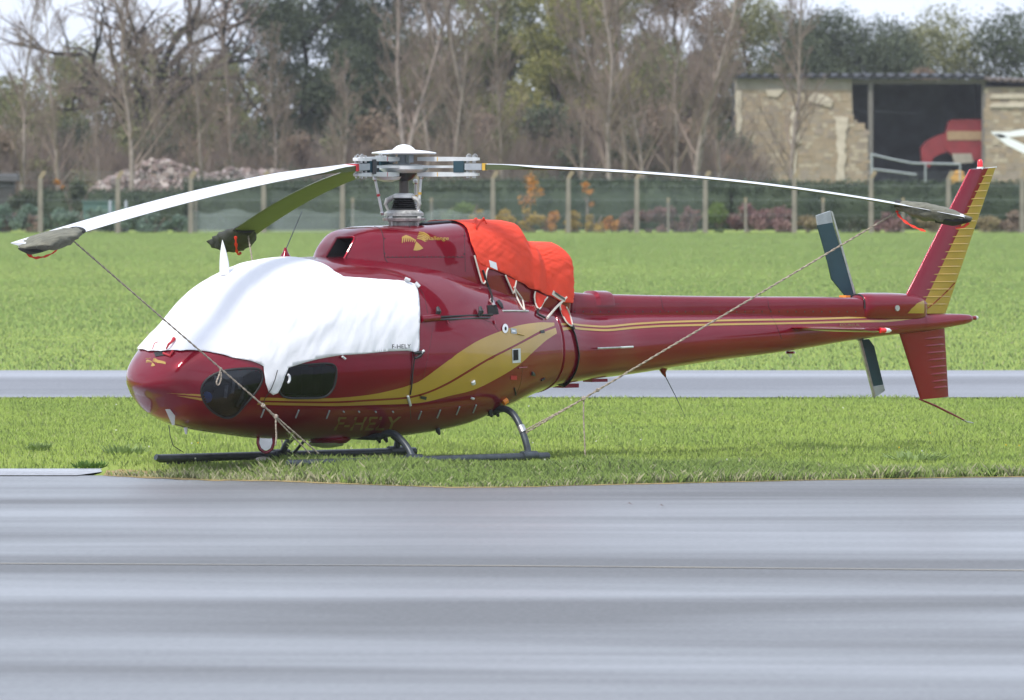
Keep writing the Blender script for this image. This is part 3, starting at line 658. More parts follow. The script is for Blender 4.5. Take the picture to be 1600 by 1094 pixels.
for bi, (phi, drop, pw, band) in enumerate(blade_specs):
    th = R(phi)-PSI; d = Vector((math.cos(th), math.sin(th), 0)); e = Vector((-d.y, d.x, 0))
    z0 = 2.905
    zf = lambda r, drop=drop, pw=pw: z0-drop*(max(r-.6, 0)/(RB-.6))**pw
    def bp(r, x, y, d=d, e=e, zf=zf):
        sl = (zf(r+.02)-zf(r-.02))/.04; nz = math.sqrt(1+sl*sl)
        return d*r+e*x+Vector((0, 0, zf(r)))+(Vector((0, 0, 1))-d*sl)/nz*y
    blade_fn.append((bp, d, e, zf))
    # arm of the star, elastomer block, two sleeve plates
    mb = MB(); mb.rings([[bp(r, w_, -.012), bp(r, w_, .012), bp(r, -w_, .012), bp(r, -w_, -.012)] for r, w_ in ((.1, .13), (.22, .11), (.32, .05), (.5, .035), (.58, .035))]); HB('star_arm', mb, M['lightgrey'], star)
    mb = MB(); mb.box(bp(.54, 0, 0), (.1, .13, .11), Matrix.Rotation(th, 3, 'Z')); HB('elastomer_block', mb, M['teal'], star)
    mb = MB(); mb.lathe([(.02, -.07), (.02, .07)], bp(.54, .075, 0), 8); HB('damper', mb, M['black'], star)
    for zz in (.073, -.073):
        mb = MB(); mb.rings([[bp(r, w_, zz-h_), bp(r, w_, zz+h_), bp(r, -w_, zz+h_), bp(r, -w_, zz-h_)] for r, w_, h_ in ((.14, .06, .018), (.3, .075, .022), (.5, .06, .02), (.68, .058, .017), (.73, .03, .012))]); sl_ = HB('sleeve_plate', mb, M['lightgrey'], star)
        mb = MB(); mb.box(bp(.33, 0, zz), (.022, .145, .04), Matrix.Rotation(th, 3, 'Z')); HB('band', mb, M[band], sl_)
        mb = MB()
        for rr_ in (.62, .68):
            for xx in (-.035, .035): mb.lathe([(.012, -.035), (.012, .035)], bp(rr_, xx, zz), 8)
        HB('bolt', mb, M['steel'], sl_)
    # blade: root block then aerofoil
    mb = MB(); rings = []
    rs = [.6, .66, .8, .95, 1.1, 1.3, 1.6]+list(np.linspace(1.9, RB, 22))
    for r in rs:
        k = min(max((r-.95)/.55, 0), 1); k = k*k*(3-2*k); c0 = .13+(.32-.13)*k; tk = .055+(.034-.055)*min(max((r-.7)/.9, 0), 1)
        le, n_ = c0*(.5-.22*k), 9; ring = []
        pitch = R(3-4*(r/RB)) if bi != 1 else R(PL)
        for j in range(2*n_):
            s_ = 2*math.pi*j/(2*n_); u = .5-.5*math.cos(s_); 
            box_y = .5; foil = 1.48*math.sqrt(max(u, 0))*(1-u)**.7+.04
            f = tk*(box_y*(1-k)+foil*.62*k); f = f if math.sin(s_) >= 0 else -f
            x = le-c0*u
            ring.append(bp(r, x*math.cos(pitch), f+x*math.sin(pitch)))
        rings.append(ring)
    n2 = 18
    mb.rings(rings)
    for i_ in range(len(rings)-1):
        for j in range(n2):
            mb.m[i_*n2+j] = 1 if j >= n_ else 0
    bl = HB('rotor_blade', mb, [M['bladetop'], M['bladeunder']], heli, ang=60)
    mb = MB(); r0_ = .77+.0
    mb.rings([[bp(r, .078, -.034), bp(r, .078, .034), bp(r, -.078, .034), bp(r, -.078, -.034)] for r in (r0_, r0_+.03)]); HB('band', mb, M[band], bl)
    mb = MB(); mb.rings([[bp(r, .072, -.031), bp(r, .072, .031), bp(r, -.072, .031), bp(r, -.072, -.031)] for r in (.6, .765)]); HB('root_fitting', mb, M['midgrey'], bl)
    # ring handles on the sleeve end
    mb = MB(); c0_ = bp(.69, 0, .1)
    mb.tube([c0_+d*.02*math.cos(x)+Vector((0, 0, .02*math.sin(x))) for x in np.linspace(0, 6.28, 12)], .004, 5); c0_ = bp(.63, 0, .1)
    mb.tube([c0_+d*.02*math.cos(x)+Vector((0, 0, .02*math.sin(x))) for x in np.linspace(0, 6.28, 12)], .004, 5); HB('pin_ring', mb, M['steel'], bl)
for (x0, y0), (x1, y1), b, band in (((586, 279), (597, 333), .0, 'redband'), ((658, 276), (654, 331), .15, 'yellowband'), ((649, 284), (650, 331), -.2, 'yellowband')):
    mb = MB(); p, q = hub(x0, y0, b), hub(x1, y1, b); mb.tube([p, q], .013, 10); lk = HB('pitch_link', mb, M['lightgrey'], heli)
    mb = MB(); c_ = p.lerp(q, .48); dd = (q-p).normalized()*.012; mb.tube([c_-dd, c_+dd], .0165, 10); HB('band', mb, M[band], lk)
    mb = MB(); mb.lathe([(.012, -.025), (.024, -.012), (.024, .012), (.012, .025)], p, 10); mb.lathe([(.012, -.02), (.02, 0), (.012, .02)], q, 10); HB('rod_end', mb, M['steel'], lk)
mb = MB(); mb.lathe([(.04, -.02), (.11, .0), (.13, .03)], hub(606, 281, 0), 16); HB('vibration_damper', mb, M['lightgrey'], heli)

# ------------------------------------------------------------------ covers
low_px = Z1([(90, 578), (140, 577), (200, 576), (280, 574), (350, 572), (420, 580), (500, 600), (570, 612), (632, 636), (634, 660), (640, 705), (652, 742), (672, 756), (692, 748), (708, 718), (722, 676), (738, 642), (790, 625), (850, 608), (900, 598), (960, 588), (1060, 582), (1160, 572), (1240, 569), (1268, 572), (1284, 580), (1294, 566), (1297, 480), (1298, 380), (1292, 320), (1284, 292), (1262, 282), (1243, 276), (1150, 270), (1060, 264), (972, 257), (940, 236), (905, 212), (880, 199), (840, 187), (790, 180)])
wc = [body.hit(*p) for p in low_px]
nose_a = min(p[0] for p in wc if True)
# drop points that belong beyond the nose centreline; the far side is the mirror image
port = [p for p in wc if p[1] > .02]
front = (port[0][0], 0.0)
back = (body.hit(472, 406.5)[0]+.02, 0.0)
outline = [front]+port+[back]+[(a, -t_) for a, t_ in port[::-1]]
PA = body.hit(424, 588)
def cov_off(a, t_):
    s_ = abs(t_); da, dt = a-PA[0], (s_-PA[1])*VS; r_ = math.hypot(da, dt)+.02; ang = math.atan2(-dt, da)
    fold = math.sin(ang*13+pnoise((a*1.3, t_*1.3, 0))*2.2)*.0062*min(1, (r_/.5)**2)*math.exp(-((r_-.75)/.62)**2)*(1 if ang > -.2 else 0)*max(0, math.cos(1.5*(ang-.5)))
    n = pnoise((a*2.0, t_*2.0, 3))*.003+pnoise((a*6, t_*6+a*3, 9))*.004+pnoise((a*15+t_*9, t_*5, 5))*.0012
    tw = s_*VS; e_u, e_v = (a*.72+tw*.70), (a*.70-tw*.72)
    n -= abs(pnoise((e_u*1.6, e_v*0+e_u*2, 31)))*0; n += -.007*max(0, .45-abs(pnoise((e_u*8.5, e_v*1.3, 33))))**2*3*(1 if a > -2.3 else .4)-.004*max(0, .3-abs(pnoise((e_u*17+e_v*2, e_v*2.4, 37))))*2
    creases = abs(pnoise((a*4.4+t_*2.5, t_*4.1-a*3, 20)))*-.007
    hem = .01*max(0, 1-abs(s_-1.4)*4)*pnoise((a*6, 0, 2))
    return max(.006, .017+fold+n+creases+hem)
mb = patch(body, outline, .026, cov_off)
wcover = HT('cabin_cover', mb, M['cover'], 'white cloth cover draped over the windscreen and cabin of the red helicopter', 'cover', ang=None)
mod = wcover.modifiers.new('thickness', 'SOLIDIFY'); mod.thickness = .004; mod.offset = 1
def cpart(nm, mb, m, par, **k):   # part of a cover, given in the helicopter's frame
    o = HB(nm, mb, m, par, **k); o.matrix_parent_inverse = Matrix.Identity(4)
    c = HI @ par.location; o.data.transform(Matrix.Translation(-c)); return o
mb = MB(); base = body.hit(352, 417); c0_ = onb(351, 419, -.1); tip_ = onb(347.5, 375, -.1)
mb.tube([c0_+Vector((0, 0, -.06)), c0_.lerp(tip_, .2), c0_.lerp(tip_, .5), c0_.lerp(tip_, .8), tip_], [.062, .056, .042, .02, .002], 12, flat=.6); cpart('pointed_sleeve', mb, M['cover'], wcover)
hco = lambda x, y, off, loft: (lambda a, t_: body.at(a, t_)+body.nor(a, t_)*(cov_off(a, t_)+off))(*body.hit(x, y))
o = text_on('F-HELY', body, 611, 544.8, 28, 6.4, 'black', None, .008, nm='lettering', hfun=hco, drop=-.6)
o.parent = wcover; o.data.transform(Matrix.Translation(-(HI @ wcover.location)))
def cp2(x, y, off=.03): return hp(x, y, off)
mb = MB(); mb.tube([cp2(645, 552), cp2(651, 551, .05), cp2(655, 550, .06), cp2(651, 556, .05), cp2(645, 560, .04)], [.012, .02, .016, .018, .01], 8); cpart('cord_knot', mb, M['rubber'], wcover); mb = MB()
mb.tube([cp2(645, 556, .03), cp2(644, 580, .012), cp2(642, 604, .012), cp2(640, 616, .012)], .0065, 6); cpart('elastic_cord', mb, M['rubber'], wcover); mb = MB()
mb.tube([cp2(431, 578, .035), cp2(427, 592, .035), cp2(421, 606, .035), cp2(412, 622, .02), cp2(409, 640, .015)], .004, 6)
cpart('elastic_cord', mb, M['rubber'], wcover)
for pa, pb_, rd in (((636, 618, .015), (640, 632, .015), .013), ((630, 440, .04), (637, 443, .04), .018), ((646, 446, .04), (652, 452, .04), .016), ((532, 557, .03), (537, 561, .03), .011), ((652, 552, .06), (656, 548, .06), .013)):
    mb = MB(); mb.tube([cp2(*pa), cp2(*pb_)], rd, 8); cpart('hook', mb, M['lightgrey'], wcover)
mb = MB(); mb.tube([hp(448+3*math.cos(x), 591+6*math.sin(x), .02) for x in np.linspace(-1.5, 1.6, 9)], .012, 8); cpart('cord_loop', mb, M['white'], wcover)
mb = MB(); mb.tube([cp2(241, 549, .03), cp2(247, 543, .06), cp2(252, 540, .05)], .005, 5); mb.tube([cp2(262, 549, .03), cp2(268, 545, .06), cp2(272, 540, .05), cp2(275, 534, .04)], [.006, .012, .012, .02], 6); mb.tube([cp2(256, 553, .01), cp2(266, 557, .01), cp2(272, 550, .02)], .012, 6); cpart('red_tie', mb, M['redband'], wcover)

Z8 = lambda pts: [(720+x/6.078, 340+y/6.078) for x, y in pts]
edge = Z8([(40, 100), (80, 230), (115, 320), (150, 410), (185, 452), (260, 488), (330, 506), (430, 548), (520, 602), (610, 645), (700, 690), (780, 722), (850, 745), (905, 778), (950, 802), (990, 806)])
ce = [cow.hit(*p) for p in edge]; ce = [(a, max(t_, .05)) for a, t_ in ce]
af = ce[0][0]+.03
rear_a = 1.922; tl = ce[-1][1]
outl = [(af, 0.0)]+ce+[(rear_a, tl+.05), (rear_a, 0), (rear_a, -tl-.05)]+[(a, -t_) for a, t_ in ce[::-1]]
def oc_off(a, t_):
    b_ = .018+.03*math.exp(-((a-1.36)/.06)**2)
    sag = abs(pnoise((a*3+abs(t_)*2, t_*2.2, 4)))*.008+pnoise((a*7+t_*6, t_*4-a*2, 8))*.004-abs(pnoise((a*9+t_*7, t_*3-a*2, 1)))*.006-.012*max(0, .3-abs(pnoise((a*6-abs(t_)*7, a*1.2+abs(t_)*1.2, 41))))
    crease = .014*math.exp(-((a-1.40-.06*abs(t_))/.03)**2)
    return max(.005, b_+sag-crease)
ocover = HT('engine_cover', patch(cow, outl, .024, oc_off), M['orange'], 'orange red canvas cover draped over the engine cowling behind the rotor mast', 'cover', ang=None)
mod = ocover.modifiers.new('thickness', 'SOLIDIFY'); mod.thickness = .005; mod.offset = 1
def oc(px, py, off=.0):
    a, t_ = cow.hit(px, py); return cow.at(a, t_)+cow.nor(a, t_)*(oc_off(a, t_)+off)
def ocplate(pts, nm, m, off=.008):
    at_ = [cow.hit(*p) for p in pts]; return cpart(nm, patch(cow, at_, .02, lambda a, t_: oc_off(a, t_)+off), M[m], ocover, ang=None)
ocplate(Z8([(250, 405), (320, 430), (330, 502), (262, 470)]), 'white_tag', 'white')
ocplate(Z8([(862, 690), (975, 762), (972, 802), (848, 730)]), 'white_tag', 'trim', .010)
for k in range(9):
    x, y = 872+k*11, 716+k*7.4
    ocplate(Z8([(x, y-14), (x+8, y-8), (x+6, y+12), (x-2, y+6)]), 'tag_print', 'black', .014)
mb = MB(); mb.tube([oc(*p, o_) for p, o_ in zip(Z8([(105, 75), (140, 45), (180, 30), (215, 48), (238, 80)]), (0, .02, .03, .02, 0))], .018, 8, flat=.5); cpart('handle', mb, M['orange'], ocover)
# hanging flaps with pale webbing, and the cords that tie them down
def surf(px, py, off=.02):
    o_, d_ = pray(px, py); h1 = cow._b.ray_cast(o_, d_); h2 = body._b.ray_cast(o_, d_)
    hs = [(h[3], h) for h in (h1, h2) if h[0] is not None]
    if not hs: return o_+d_*86
    h = min(hs)[1]; return h[0]-d_*off
for k, (fl, cord) in enumerate((
    ([(130, 360), (160, 470), (185, 560), (205, 620), (225, 622), (238, 590), (245, 520), (262, 480)], [(210, 500), (235, 580), (265, 660), (295, 740), (295, 800)]),
    ([(425, 548), (455, 620), (490, 700), (500, 720), (510, 690), (520, 640), (528, 600)], [(505, 660), (545, 720), (585, 780), (600, 850), (605, 880), (570, 830), (530, 750), (510, 670)]),
    ([(708, 700), (700, 760), (715, 830), (738, 865), (755, 862), (790, 800), (825, 755)], [(735, 870), (730, 910), (760, 930), (800, 950)]),
    ([(950, 815), (945, 860), (985, 960), (1020, 1010), (1055, 1030), (1060, 1010), (1035, 920), (1005, 850)], [(1058, 1020), (1080, 1060)]))):
    P_ = Z8(fl); 
    pl_ = [surf(x, y, .03) for x, y in P_]; mb = MB(); mb.rings([[p for p in pl_], [p+Vector((.0, .008, 0)) for p in pl_]]); cpart('tie_flap', mb, M['orangeband'], ocover)
    mb = MB(); mb.tube([surf(x, y, .04) for x, y in cat_rom(P_, 3, False)], .008, 6); cpart('webbing', mb, M['trim'], ocover)
    mb = MB(); mb.tube([surf(x, y, .045) for x, y in cat_rom(Z8(cord), 3, False)], .008 if k in (1,) else .011, 6); cpart('tie_cord', mb, M['trim'] if k == 1 else M['rubber'], ocover)
mb = MB(); mb.tube([surf(*p, .03) for p in Z8([(820, 955), (900, 860), (1000, 760)])]+[onb(895, 453, .15)], .012, 6); cpart('tie_cord', mb, M['trim'], ocover)
mb = MB(); mb.tube([surf(x, y, .01) for x, y in Z8([(400, 885), (500, 884), (640, 888)])], .008, 6); HB('deck_strip', mb, M['lightgrey'], hull)
mb = MB(); mb.tube([surf(*p, .015) for p in Z8([(285, 770), (300, 800), (315, 835)])], [.012, .018, .014], 8); HB('eyelet', mb, M['steel'], hull)
mb = MB(); mb.tube([surf(*p, .02) for p in Z8([(350, 790), (378, 830), (400, 862)])], [.02, .024, .01], 8); HB('deck_latch', mb, M['black'], hull)
# black strap round the boom
mb = MB(); pts = []
for x, y in cat_rom([(889, 507), (897, 520), (903, 545), (904, 560), (899, 580), (888, 597), (878, 603)], 4, False): pts.append(hp(x, y, .006))
ring = pts; aS = ring[0].x
full = [body.at(ring[0].x-.05, t_)+body.nor(ring[0].x, t_)*.008 for t_ in np.linspace(-1.0, .9, 10)]
mb.tube(ring, .02, 8, flat=.35); strap = HT('boom_strap', mb, M['rubber'], 'black webbing strap looped under the front of the red tail boom', 'strap')

# ------------------------------------------------------------------ blade tip bags, ropes
bag_lab = ['olive canvas bag over the tip of the long right rotor blade', 'olive canvas bag over the tip of the left rotor blade nearest the camera', 'dark canvas bag hanging on the tip of the far rotor blade seen from below']
bagtip = []
for k, (bp, d, e, zf) in enumerate(blade_fn):
    mb = MB(); rings = []; N = 22; L0, L1 = RB-.66, RB+.055
    for i in range(N+1):
        u = i/N; r = L0+(L1-L0)*u
        wid = (.10+.10*min(1, u*3.5))*(1-.75*max(0, (u-.75)/.25)**1.5) if k != 9 else 0
        hh = (.030+.03*math.sin(math.pi*min(1, u*1.15)))*(1-.6*max(0, (u-.8)/.2))
        ring = []
        for j in range(20):
            s_ = 2*math.pi*j/20; wr = 1+.22*pnoise((i*.35+s_*1.4, s_*2.2, k*7))+.13*pnoise((i*.5+s_*2, s_*5, k))
            x = wid*math.cos(s_)*wr-.02; y = hh*math.sin(s_)*wr
            if math.sin(s_) < 0: y *= 1.5+(.9 if k == 2 else .2)*math.sin(math.pi*u)
            ring.append(bp(min(r, RB+.06), x, y+pnoise((i*.5, s_*3, k+3))*.006))
        rings.append(ring)
    mb.rings(rings)
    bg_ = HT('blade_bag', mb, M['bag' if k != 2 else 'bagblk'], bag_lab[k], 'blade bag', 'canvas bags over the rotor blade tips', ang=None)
    def bpart(nm, mb, m, **kk): return cpart(nm, mb, m, bg_, **kk)
    mb = MB(); mb.rings([[bp(L0-.01+q*.05, (.115)*math.cos(s_)-.02, .040*math.sin(s_)) for s_ in np.linspace(0, 6.28, 17)[:-1]] for q in (0, 1)]); bpart('neck_band', mb, M['bagdark'])
    mb = MB(); rr2 = []
    for u in np.linspace(.55, 1.0, 9):
        r = L0+(L1-L0)*u; wz = (1-.7*max(0, (u-.8)/.2))
        rr2.append([bp(r, x*.11*wz-.06, y_*wz) for x, y_ in ((-1, -.06), (-.3, -.105), (.8, -.085), (1.1, -.03), (.3, -.04), (-1, -.03))])
    mb.rings(rr2); bpart('dark_underside', mb, M['bagdark'])  # black piece along the lower side of the bag's outer end
    if k != 2:
        ws = -1 if k == 1 else -1
        mb = MB(); mb.rings([[bp(L0+(L1-L0)*u, ws*x*.8, y_+.0) for x, y_ in ((.19, -.02), (.19, .012), (.15, .025), (.15, -.01))] for u in (.62, .75, .9)]); bpart('pale_patch', mb, M['white'])
    # red ribbon
    mb = MB(); sgx = -.1 if k != 2 else -.05
    if k == 0: path = [bp(L0+.02, -.08, -.06), bp(L0+.05, -.12, -.10), bp(L0+.14, -.15, -.155), bp(L0+.24, -.16, -.185), bp(L0+.33, -.16, -.20)]
    elif k == 1: path = [bp(L0+.05, -.1, -.05), bp(L0+.08, -.13, -.10), bp(L0+.2, -.14, -.16), bp(L0+.35, -.14, -.17), bp(L0+.5, -.13, -.14), bp(L0+.6, -.12, -.05)]
    else: path = [bp(L0+.0, .08, -.07), bp(L0+.06, .06, -.14), bp(L0+.16, .02, -.20), bp(L0+.26, -.04, -.2), bp(L0+.34, -.08, -.15)]
    mb.tube(cat_rom(path, 4, False), [.012*(1+.5*math.sin(i_*1.9)) for i_ in range(4*(len(path)-1)+1)], 6, flat=.35); bpart('red_ribbon', mb, M['orangeband'])
    if k == 0:
        mb = MB(); path = [bp(L1-.02, -.06, -.05), bp(L1-.05, -.1, -.09), bp(L1-.12, -.12, -.12)]; mb.tube(path, [.022, .02, .012], 6, flat=.5); bpart('red_ribbon', mb, M['orangeband'])
    bagtip.append(bp(L0+.04, -.07, -.055))
def w2h(p): return HI @ Vector(p)
def rope(name, path, r, label, sag=0.0, n=40, twist=True, extra=None):
    P_ = [Vector(p) for p in path]; L = []; tot = sum((P_[i+1]-P_[i]).length for i in range(len(P_)-1)); st_ = .02
    pts = []; 
    for i in range(len(P_)-1):
        k = max(2, int((P_[i+1]-P_[i]).length/st_))
        for j in range(k): pts.append(P_[i].lerp(P_[i+1], j/k))
    pts.append(P_[-1])
    N = len(pts)
    mb = MB()
    for ph in (0, math.pi):            # two laid strands
        q = []
        for i, p in enumerate(pts):
            sg = -sag*4*(i/N)*(1-i/N); tg = (pts[min(i+1, N-1)]-pts[max(i-1, 0)]).normalized(); u = tg.cross(Vector((0, 0, 1))); u = u.normalized() if u.length > .1 else Vector((1, 0, 0)); v = tg.cross(u)
            q.append(p+Vector((0, 0, sg))+(u*math.cos(i*.9+ph)+v*math.sin(i*.9+ph))*r*.55)
        mb.tube(q, r*.62, 5)
    o = HT(name, mb, M['rope'], label, 'rope', 'tie-down ropes of the rotor blades', ang=None)
    return o
def knot(par, p, r=.02, tail=None):
    mb = MB(); rg = random.Random(int(p.x*100))
    for k in range(3):
        ax = Vector((rg.uniform(-1, 1), rg.uniform(-1, 1), rg.uniform(-1, 1))).normalized(); u = ax.orthogonal().normalized(); v = ax.cross(u)
        mb.tube([p+(u*math.cos(s_)+v*math.sin(s_))*r*.7 for s_ in np.linspace(0, 6.28, 10)], r*.42, 6)
    cpart('knot', mb, M['rope'], par)
    if tail:
        mb = MB(); pts = cat_rom([p]+tail, 8, False)
        for ph in (0, math.pi): mb.tube([Vector(q)+Vector((math.cos(i*1.2+ph), math.sin(i*1.2+ph), 0))*.004 for i, q in enumerate(pts)], .0055, 5)
        cpart('loose_end', mb, M['rope'], par)
endL = onb(498, 709, GB+.02)
rL = rope('tie_down_rope', [bagtip[1], endL], .0085, 'tie down rope slanting from the left blade bag down across the nose')
def along(p, q, px):     # point of the rope seen at px
    lo, hi = 0, 1
    for _ in range(40):
        m_ = (lo+hi)/2; wv = HM @ p.lerp(q, m_); x = 800+F*wv.x/wv.y
        if (x < px) == ((HM @ q).x > (HM @ p).x): lo = m_
        else: hi = m_
    return p.lerp(q, (lo+hi)/2)
p = along(bagtip[1], endL, 345); knot(rL, p, .014, [p+Vector((-.02, 0, -.06)), p+Vector((-.05, 0, -.12)), p+Vector((-.03, 0, -.15)), p+Vector((.0, 0, -.1)), p+Vector((0, 0, -.03))])
p = along(bagtip[1], endL, 411); knot(rL, p, .022)
mb = MB(); q = along(bagtip[1], endL, 412)
for ph in (0, math.pi): mb.tube([q.lerp(onb(484, 709, GB), i/60)+Vector((0, math.cos(i*.9+ph), math.sin(i*.9+ph)))*.004 for i in range(61)], .005, 5)
cpart('second_strand', mb, M['rope'], rL)
p = along(bagtip[1], endL, 431); knot(rL, p, .022, [p+Vector((0, 0, -.09)), p+Vector((.006, 0, -.18)), p+Vector((-.004, 0, -.27))])
endR = hl(.73, .915, .36)
rR = rope('tie_down_rope', [bagtip[0], endR], .0095, 'tie down rope from the right blade bag past the boom to the rear skid leg')
p = along(bagtip[0], endR, 934); knot(rR, p, .018)
p = along(bagtip[0], endR, 912); knot(rR, p, .022, [p+Vector((.0, 0, -.2)), p+Vector((.012, 0, -.4)), p+Vector((.02, 0, -.57))])
mb = MB()
q = along(bagtip[0], endR, 905)
for ph in (0, math.pi): mb.tube([q.lerp(endR+Vector((0, 0, .03)), i/60)+Vector((0, math.cos(i*.9+ph), math.sin(i*.9+ph)))*.004 for i in range(61)], .005, 5)
cpart('second_strand', mb, M['rope'], rR)
rope('tie_down_rope', [bagtip[2], hl(-.71, -.95, .2)], .0085, 'short visible tie down rope from the far blade bag behind the white cover')

# ------------------------------------------------------------------ ground
def W(px, py, d): return Vector(((px-800)/F*d, d, CZ-(py-HY)/F*d))
edge_px = [(-400, 744), (0, 745), (160, 744), (230, 748), (330, 752), (430, 753), (520, 757), (610, 760), (700, 763), (820, 762.5), (900, 760), (1000, 757.5), (1100, 755.5), (1300, 751), (1500, 747.5), (1600, 746), (2000, 742)]
edge_w = [((x-800)/F*(41700/(y-245)), 41700/(y-245)) for x, y in edge_px]
def edgeY(X):
    if X <= edge_w[0][0]: return edge_w[0][1]
    for (x0, y0), (x1, y1) in zip(edge_w, edge_w[1:]):
        if x0 <= X <= x1: return y0+(y1-y0)*(X-x0)/(x1-x0)
    return edge_w[-1][1]
SLAB = (166-800)/F*84.4
def gz(X, Y):
    e0 = (max(edgeY(X), 85.3) if X < SLAB else edgeY(X))+.4
    b = .085*min(max((Y-e0)/1.2, 0), 1)*(1-min(max((Y-92)/14, 0), 1))
    return b+(.02*pnoise((X*.6, Y*.6, 0))*min(max((Y-e0)/1.5, 0), 1) if Y < 108 else 0)
# grass field sheet: fine near the helicopter, out to the horizon
xs = [-3000, -600, -150, -60, -30]+list(np.linspace(-12, 12, 97))+[30, 60, 150, 600, 3000]
ys = [-400, -20, 40, 70]+list(np.linspace(78, 110, 129))+[125, 160, 250, 400, 700, 1500, 4500]
vs = [(x, y, gz(x, y)-.012 if 78 < y < 110 else -.012) for y in ys for x in xs]; nx = len(xs)
mb = MB(); mb.add(vs, [(j*nx+i, j*nx+i+1, (j+1)*nx+i+1, (j+1)*nx+i) for j in range(len(ys)-1) for i in range(nx-1)])
mf = mat('meadow_soil', (.19, .25, .05), .9, scale=.35, col2=(.25, .31, .07), bump=.02, bscale=9, spec=.1)
link('ground', mb.mesh('ground', mf, fix=False, ang=None))['kind'] = 'structure'
# asphalt
def asphalt(name, dark, light, sc=(.07, .30, 1), rough=(.3, .55), spec=.5):
    m = bpy.data.materials.new(name); m.use_nodes = True; t = m.node_tree; p = t.nodes['Principled BSDF']
    tcn = t.nodes.new('ShaderNodeTexCoord'); mp1 = t.nodes.new('ShaderNodeMapping'); mp1.inputs['Scale'].default_value = sc; mp1.inputs['Rotation'].default_value = (0, 0, R(2.0))
    t.links.new(tcn.outputs['Object'], mp1.inputs[0])
    n1 = t.nodes.new('ShaderNodeTexNoise'); n1.inputs['Scale'].default_value = 1; n1.inputs['Detail'].default_value = 3.5; n1.inputs['Roughness'].default_value = .45
    n1.inputs['Distortion'].default_value = .6
    t.links.new(mp1.outputs[0], n1.inputs['Vector'])
    r1 = t.nodes.new('ShaderNodeMapRange'); r1.inputs[1].default_value = .33; r1.inputs[2].default_value = .67; t.links.new(n1.outputs['Fac'], r1.inputs[0])
    mp2 = t.nodes.new('ShaderNodeMapping'); mp2.inputs['Scale'].default_value = (sc[0]*1.6, sc[1]*4.5, 1); mp2.inputs['Rotation'].default_value = (0, 0, R(-.5)); t.links.new(tcn.outputs['Object'], mp2.inputs[0])
    n4 = t.nodes.new('ShaderNodeTexNoise'); n4.inputs['Scale'].default_value = 1; n4.inputs['Detail'].default_value = 3; t.links.new(mp2.outputs[0], n4.inputs['Vector'])
    ad = t.nodes.new('ShaderNodeMath'); ad.operation = 'MULTIPLY_ADD'; ad.inputs[1].default_value = .2; t.links.new(n4.outputs['Fac'], ad.inputs[0]); sb = t.nodes.new('ShaderNodeMath'); sb.operation = 'MULTIPLY_ADD'; sb.inputs[1].default_value = 1.0; sb.inputs[2].default_value = -.1; t.links.new(n1.outputs['Fac'], sb.inputs[0]); t.links.new(sb.outputs[0], ad.inputs[2]); t.links.new(ad.outputs[0], r1.inputs[0])
    n2 = t.nodes.new('ShaderNodeTexNoise'); n2.inputs['Scale'].default_value = 22; n2.inputs['Detail'].default_value = 6; t.links.new(tcn.outputs['Object'], n2.inputs['Vector'])
    r2 = t.nodes.new('ShaderNodeMapRange'); r2.inputs[1].default_value = .3; r2.inputs[2].default_value = .7; r2.inputs[3].default_value = .7; r2.inputs[4].default_value = 1.25; t.links.new(n2.outputs['Fac'], r2.inputs[0])
    mc = t.nodes.new('ShaderNodeMixRGB'); mc.inputs[1].default_value = (*dark, 1); mc.inputs[2].default_value = (*light, 1); t.links.new(r1.outputs[0], mc.inputs[0])
    mm = t.nodes.new('ShaderNodeMixRGB'); mm.blend_type = 'MULTIPLY'; mm.inputs[0].default_value = 1; t.links.new(mc.outputs[0], mm.inputs[1]); t.links.new(r2.outputs[0], mm.inputs[2])
    t.links.new(mm.outputs[0], p.inputs['Base Color'])
    rr = t.nodes.new('ShaderNodeMapRange'); rr.inputs[3].default_value = rough[1]; rr.inputs[4].default_value = rough[0]; t.links.new(r1.outputs[0], rr.inputs[0]); t.links.new(rr.outputs[0], p.inputs['Roughness'])
    b = t.nodes.new('ShaderNodeBump'); b.inputs['Distance'].default_value = .004; b.inputs['Strength'].default_value = .8
    n3 = t.nodes.new('ShaderNodeTexNoise'); n3.inputs['Scale'].default_value = 90; n3.inputs['Detail'].default_value = 2; t.links.new(tcn.outputs['Object'], n3.inputs['Vector'])
    t.links.new(n3.outputs['Fac'], b.inputs['Height']); t.links.new(b.outputs[0], p.inputs['Normal'])
    p.inputs['Specular IOR Level'].default_value = spec
    return m
M['asphalt'] = asphalt('damp_asphalt', (.105, .107, .11), (.19, .195, .205))
rg = random.Random(3); top = []
xx = -150.0
fine = [-150, -60, -20]+list(np.arange(-8, 8, .04))+[20, 60, 150]
for X in fine: top.append((X, edgeY(X)+(.10*pnoise((X*1.3, 0, 0))+.05*pnoise((X*6, 1, 0))), .006))
n = len(top); vs = top+[(x, 60, .006) for x, y, z in top]+[(x, -60, .006) for x, y, z in top]
mb = MB(); mb.add(vs, [(i, i+n, i+1+n, i+1) for i in range(n-1)]+[(i+n, i+2*n, i+1+2*n, i+1+n) for i in range(n-1)])
link('apron', mb.mesh('apron', M['asphalt'], smooth=False, fix=False))['kind'] = 'structure'
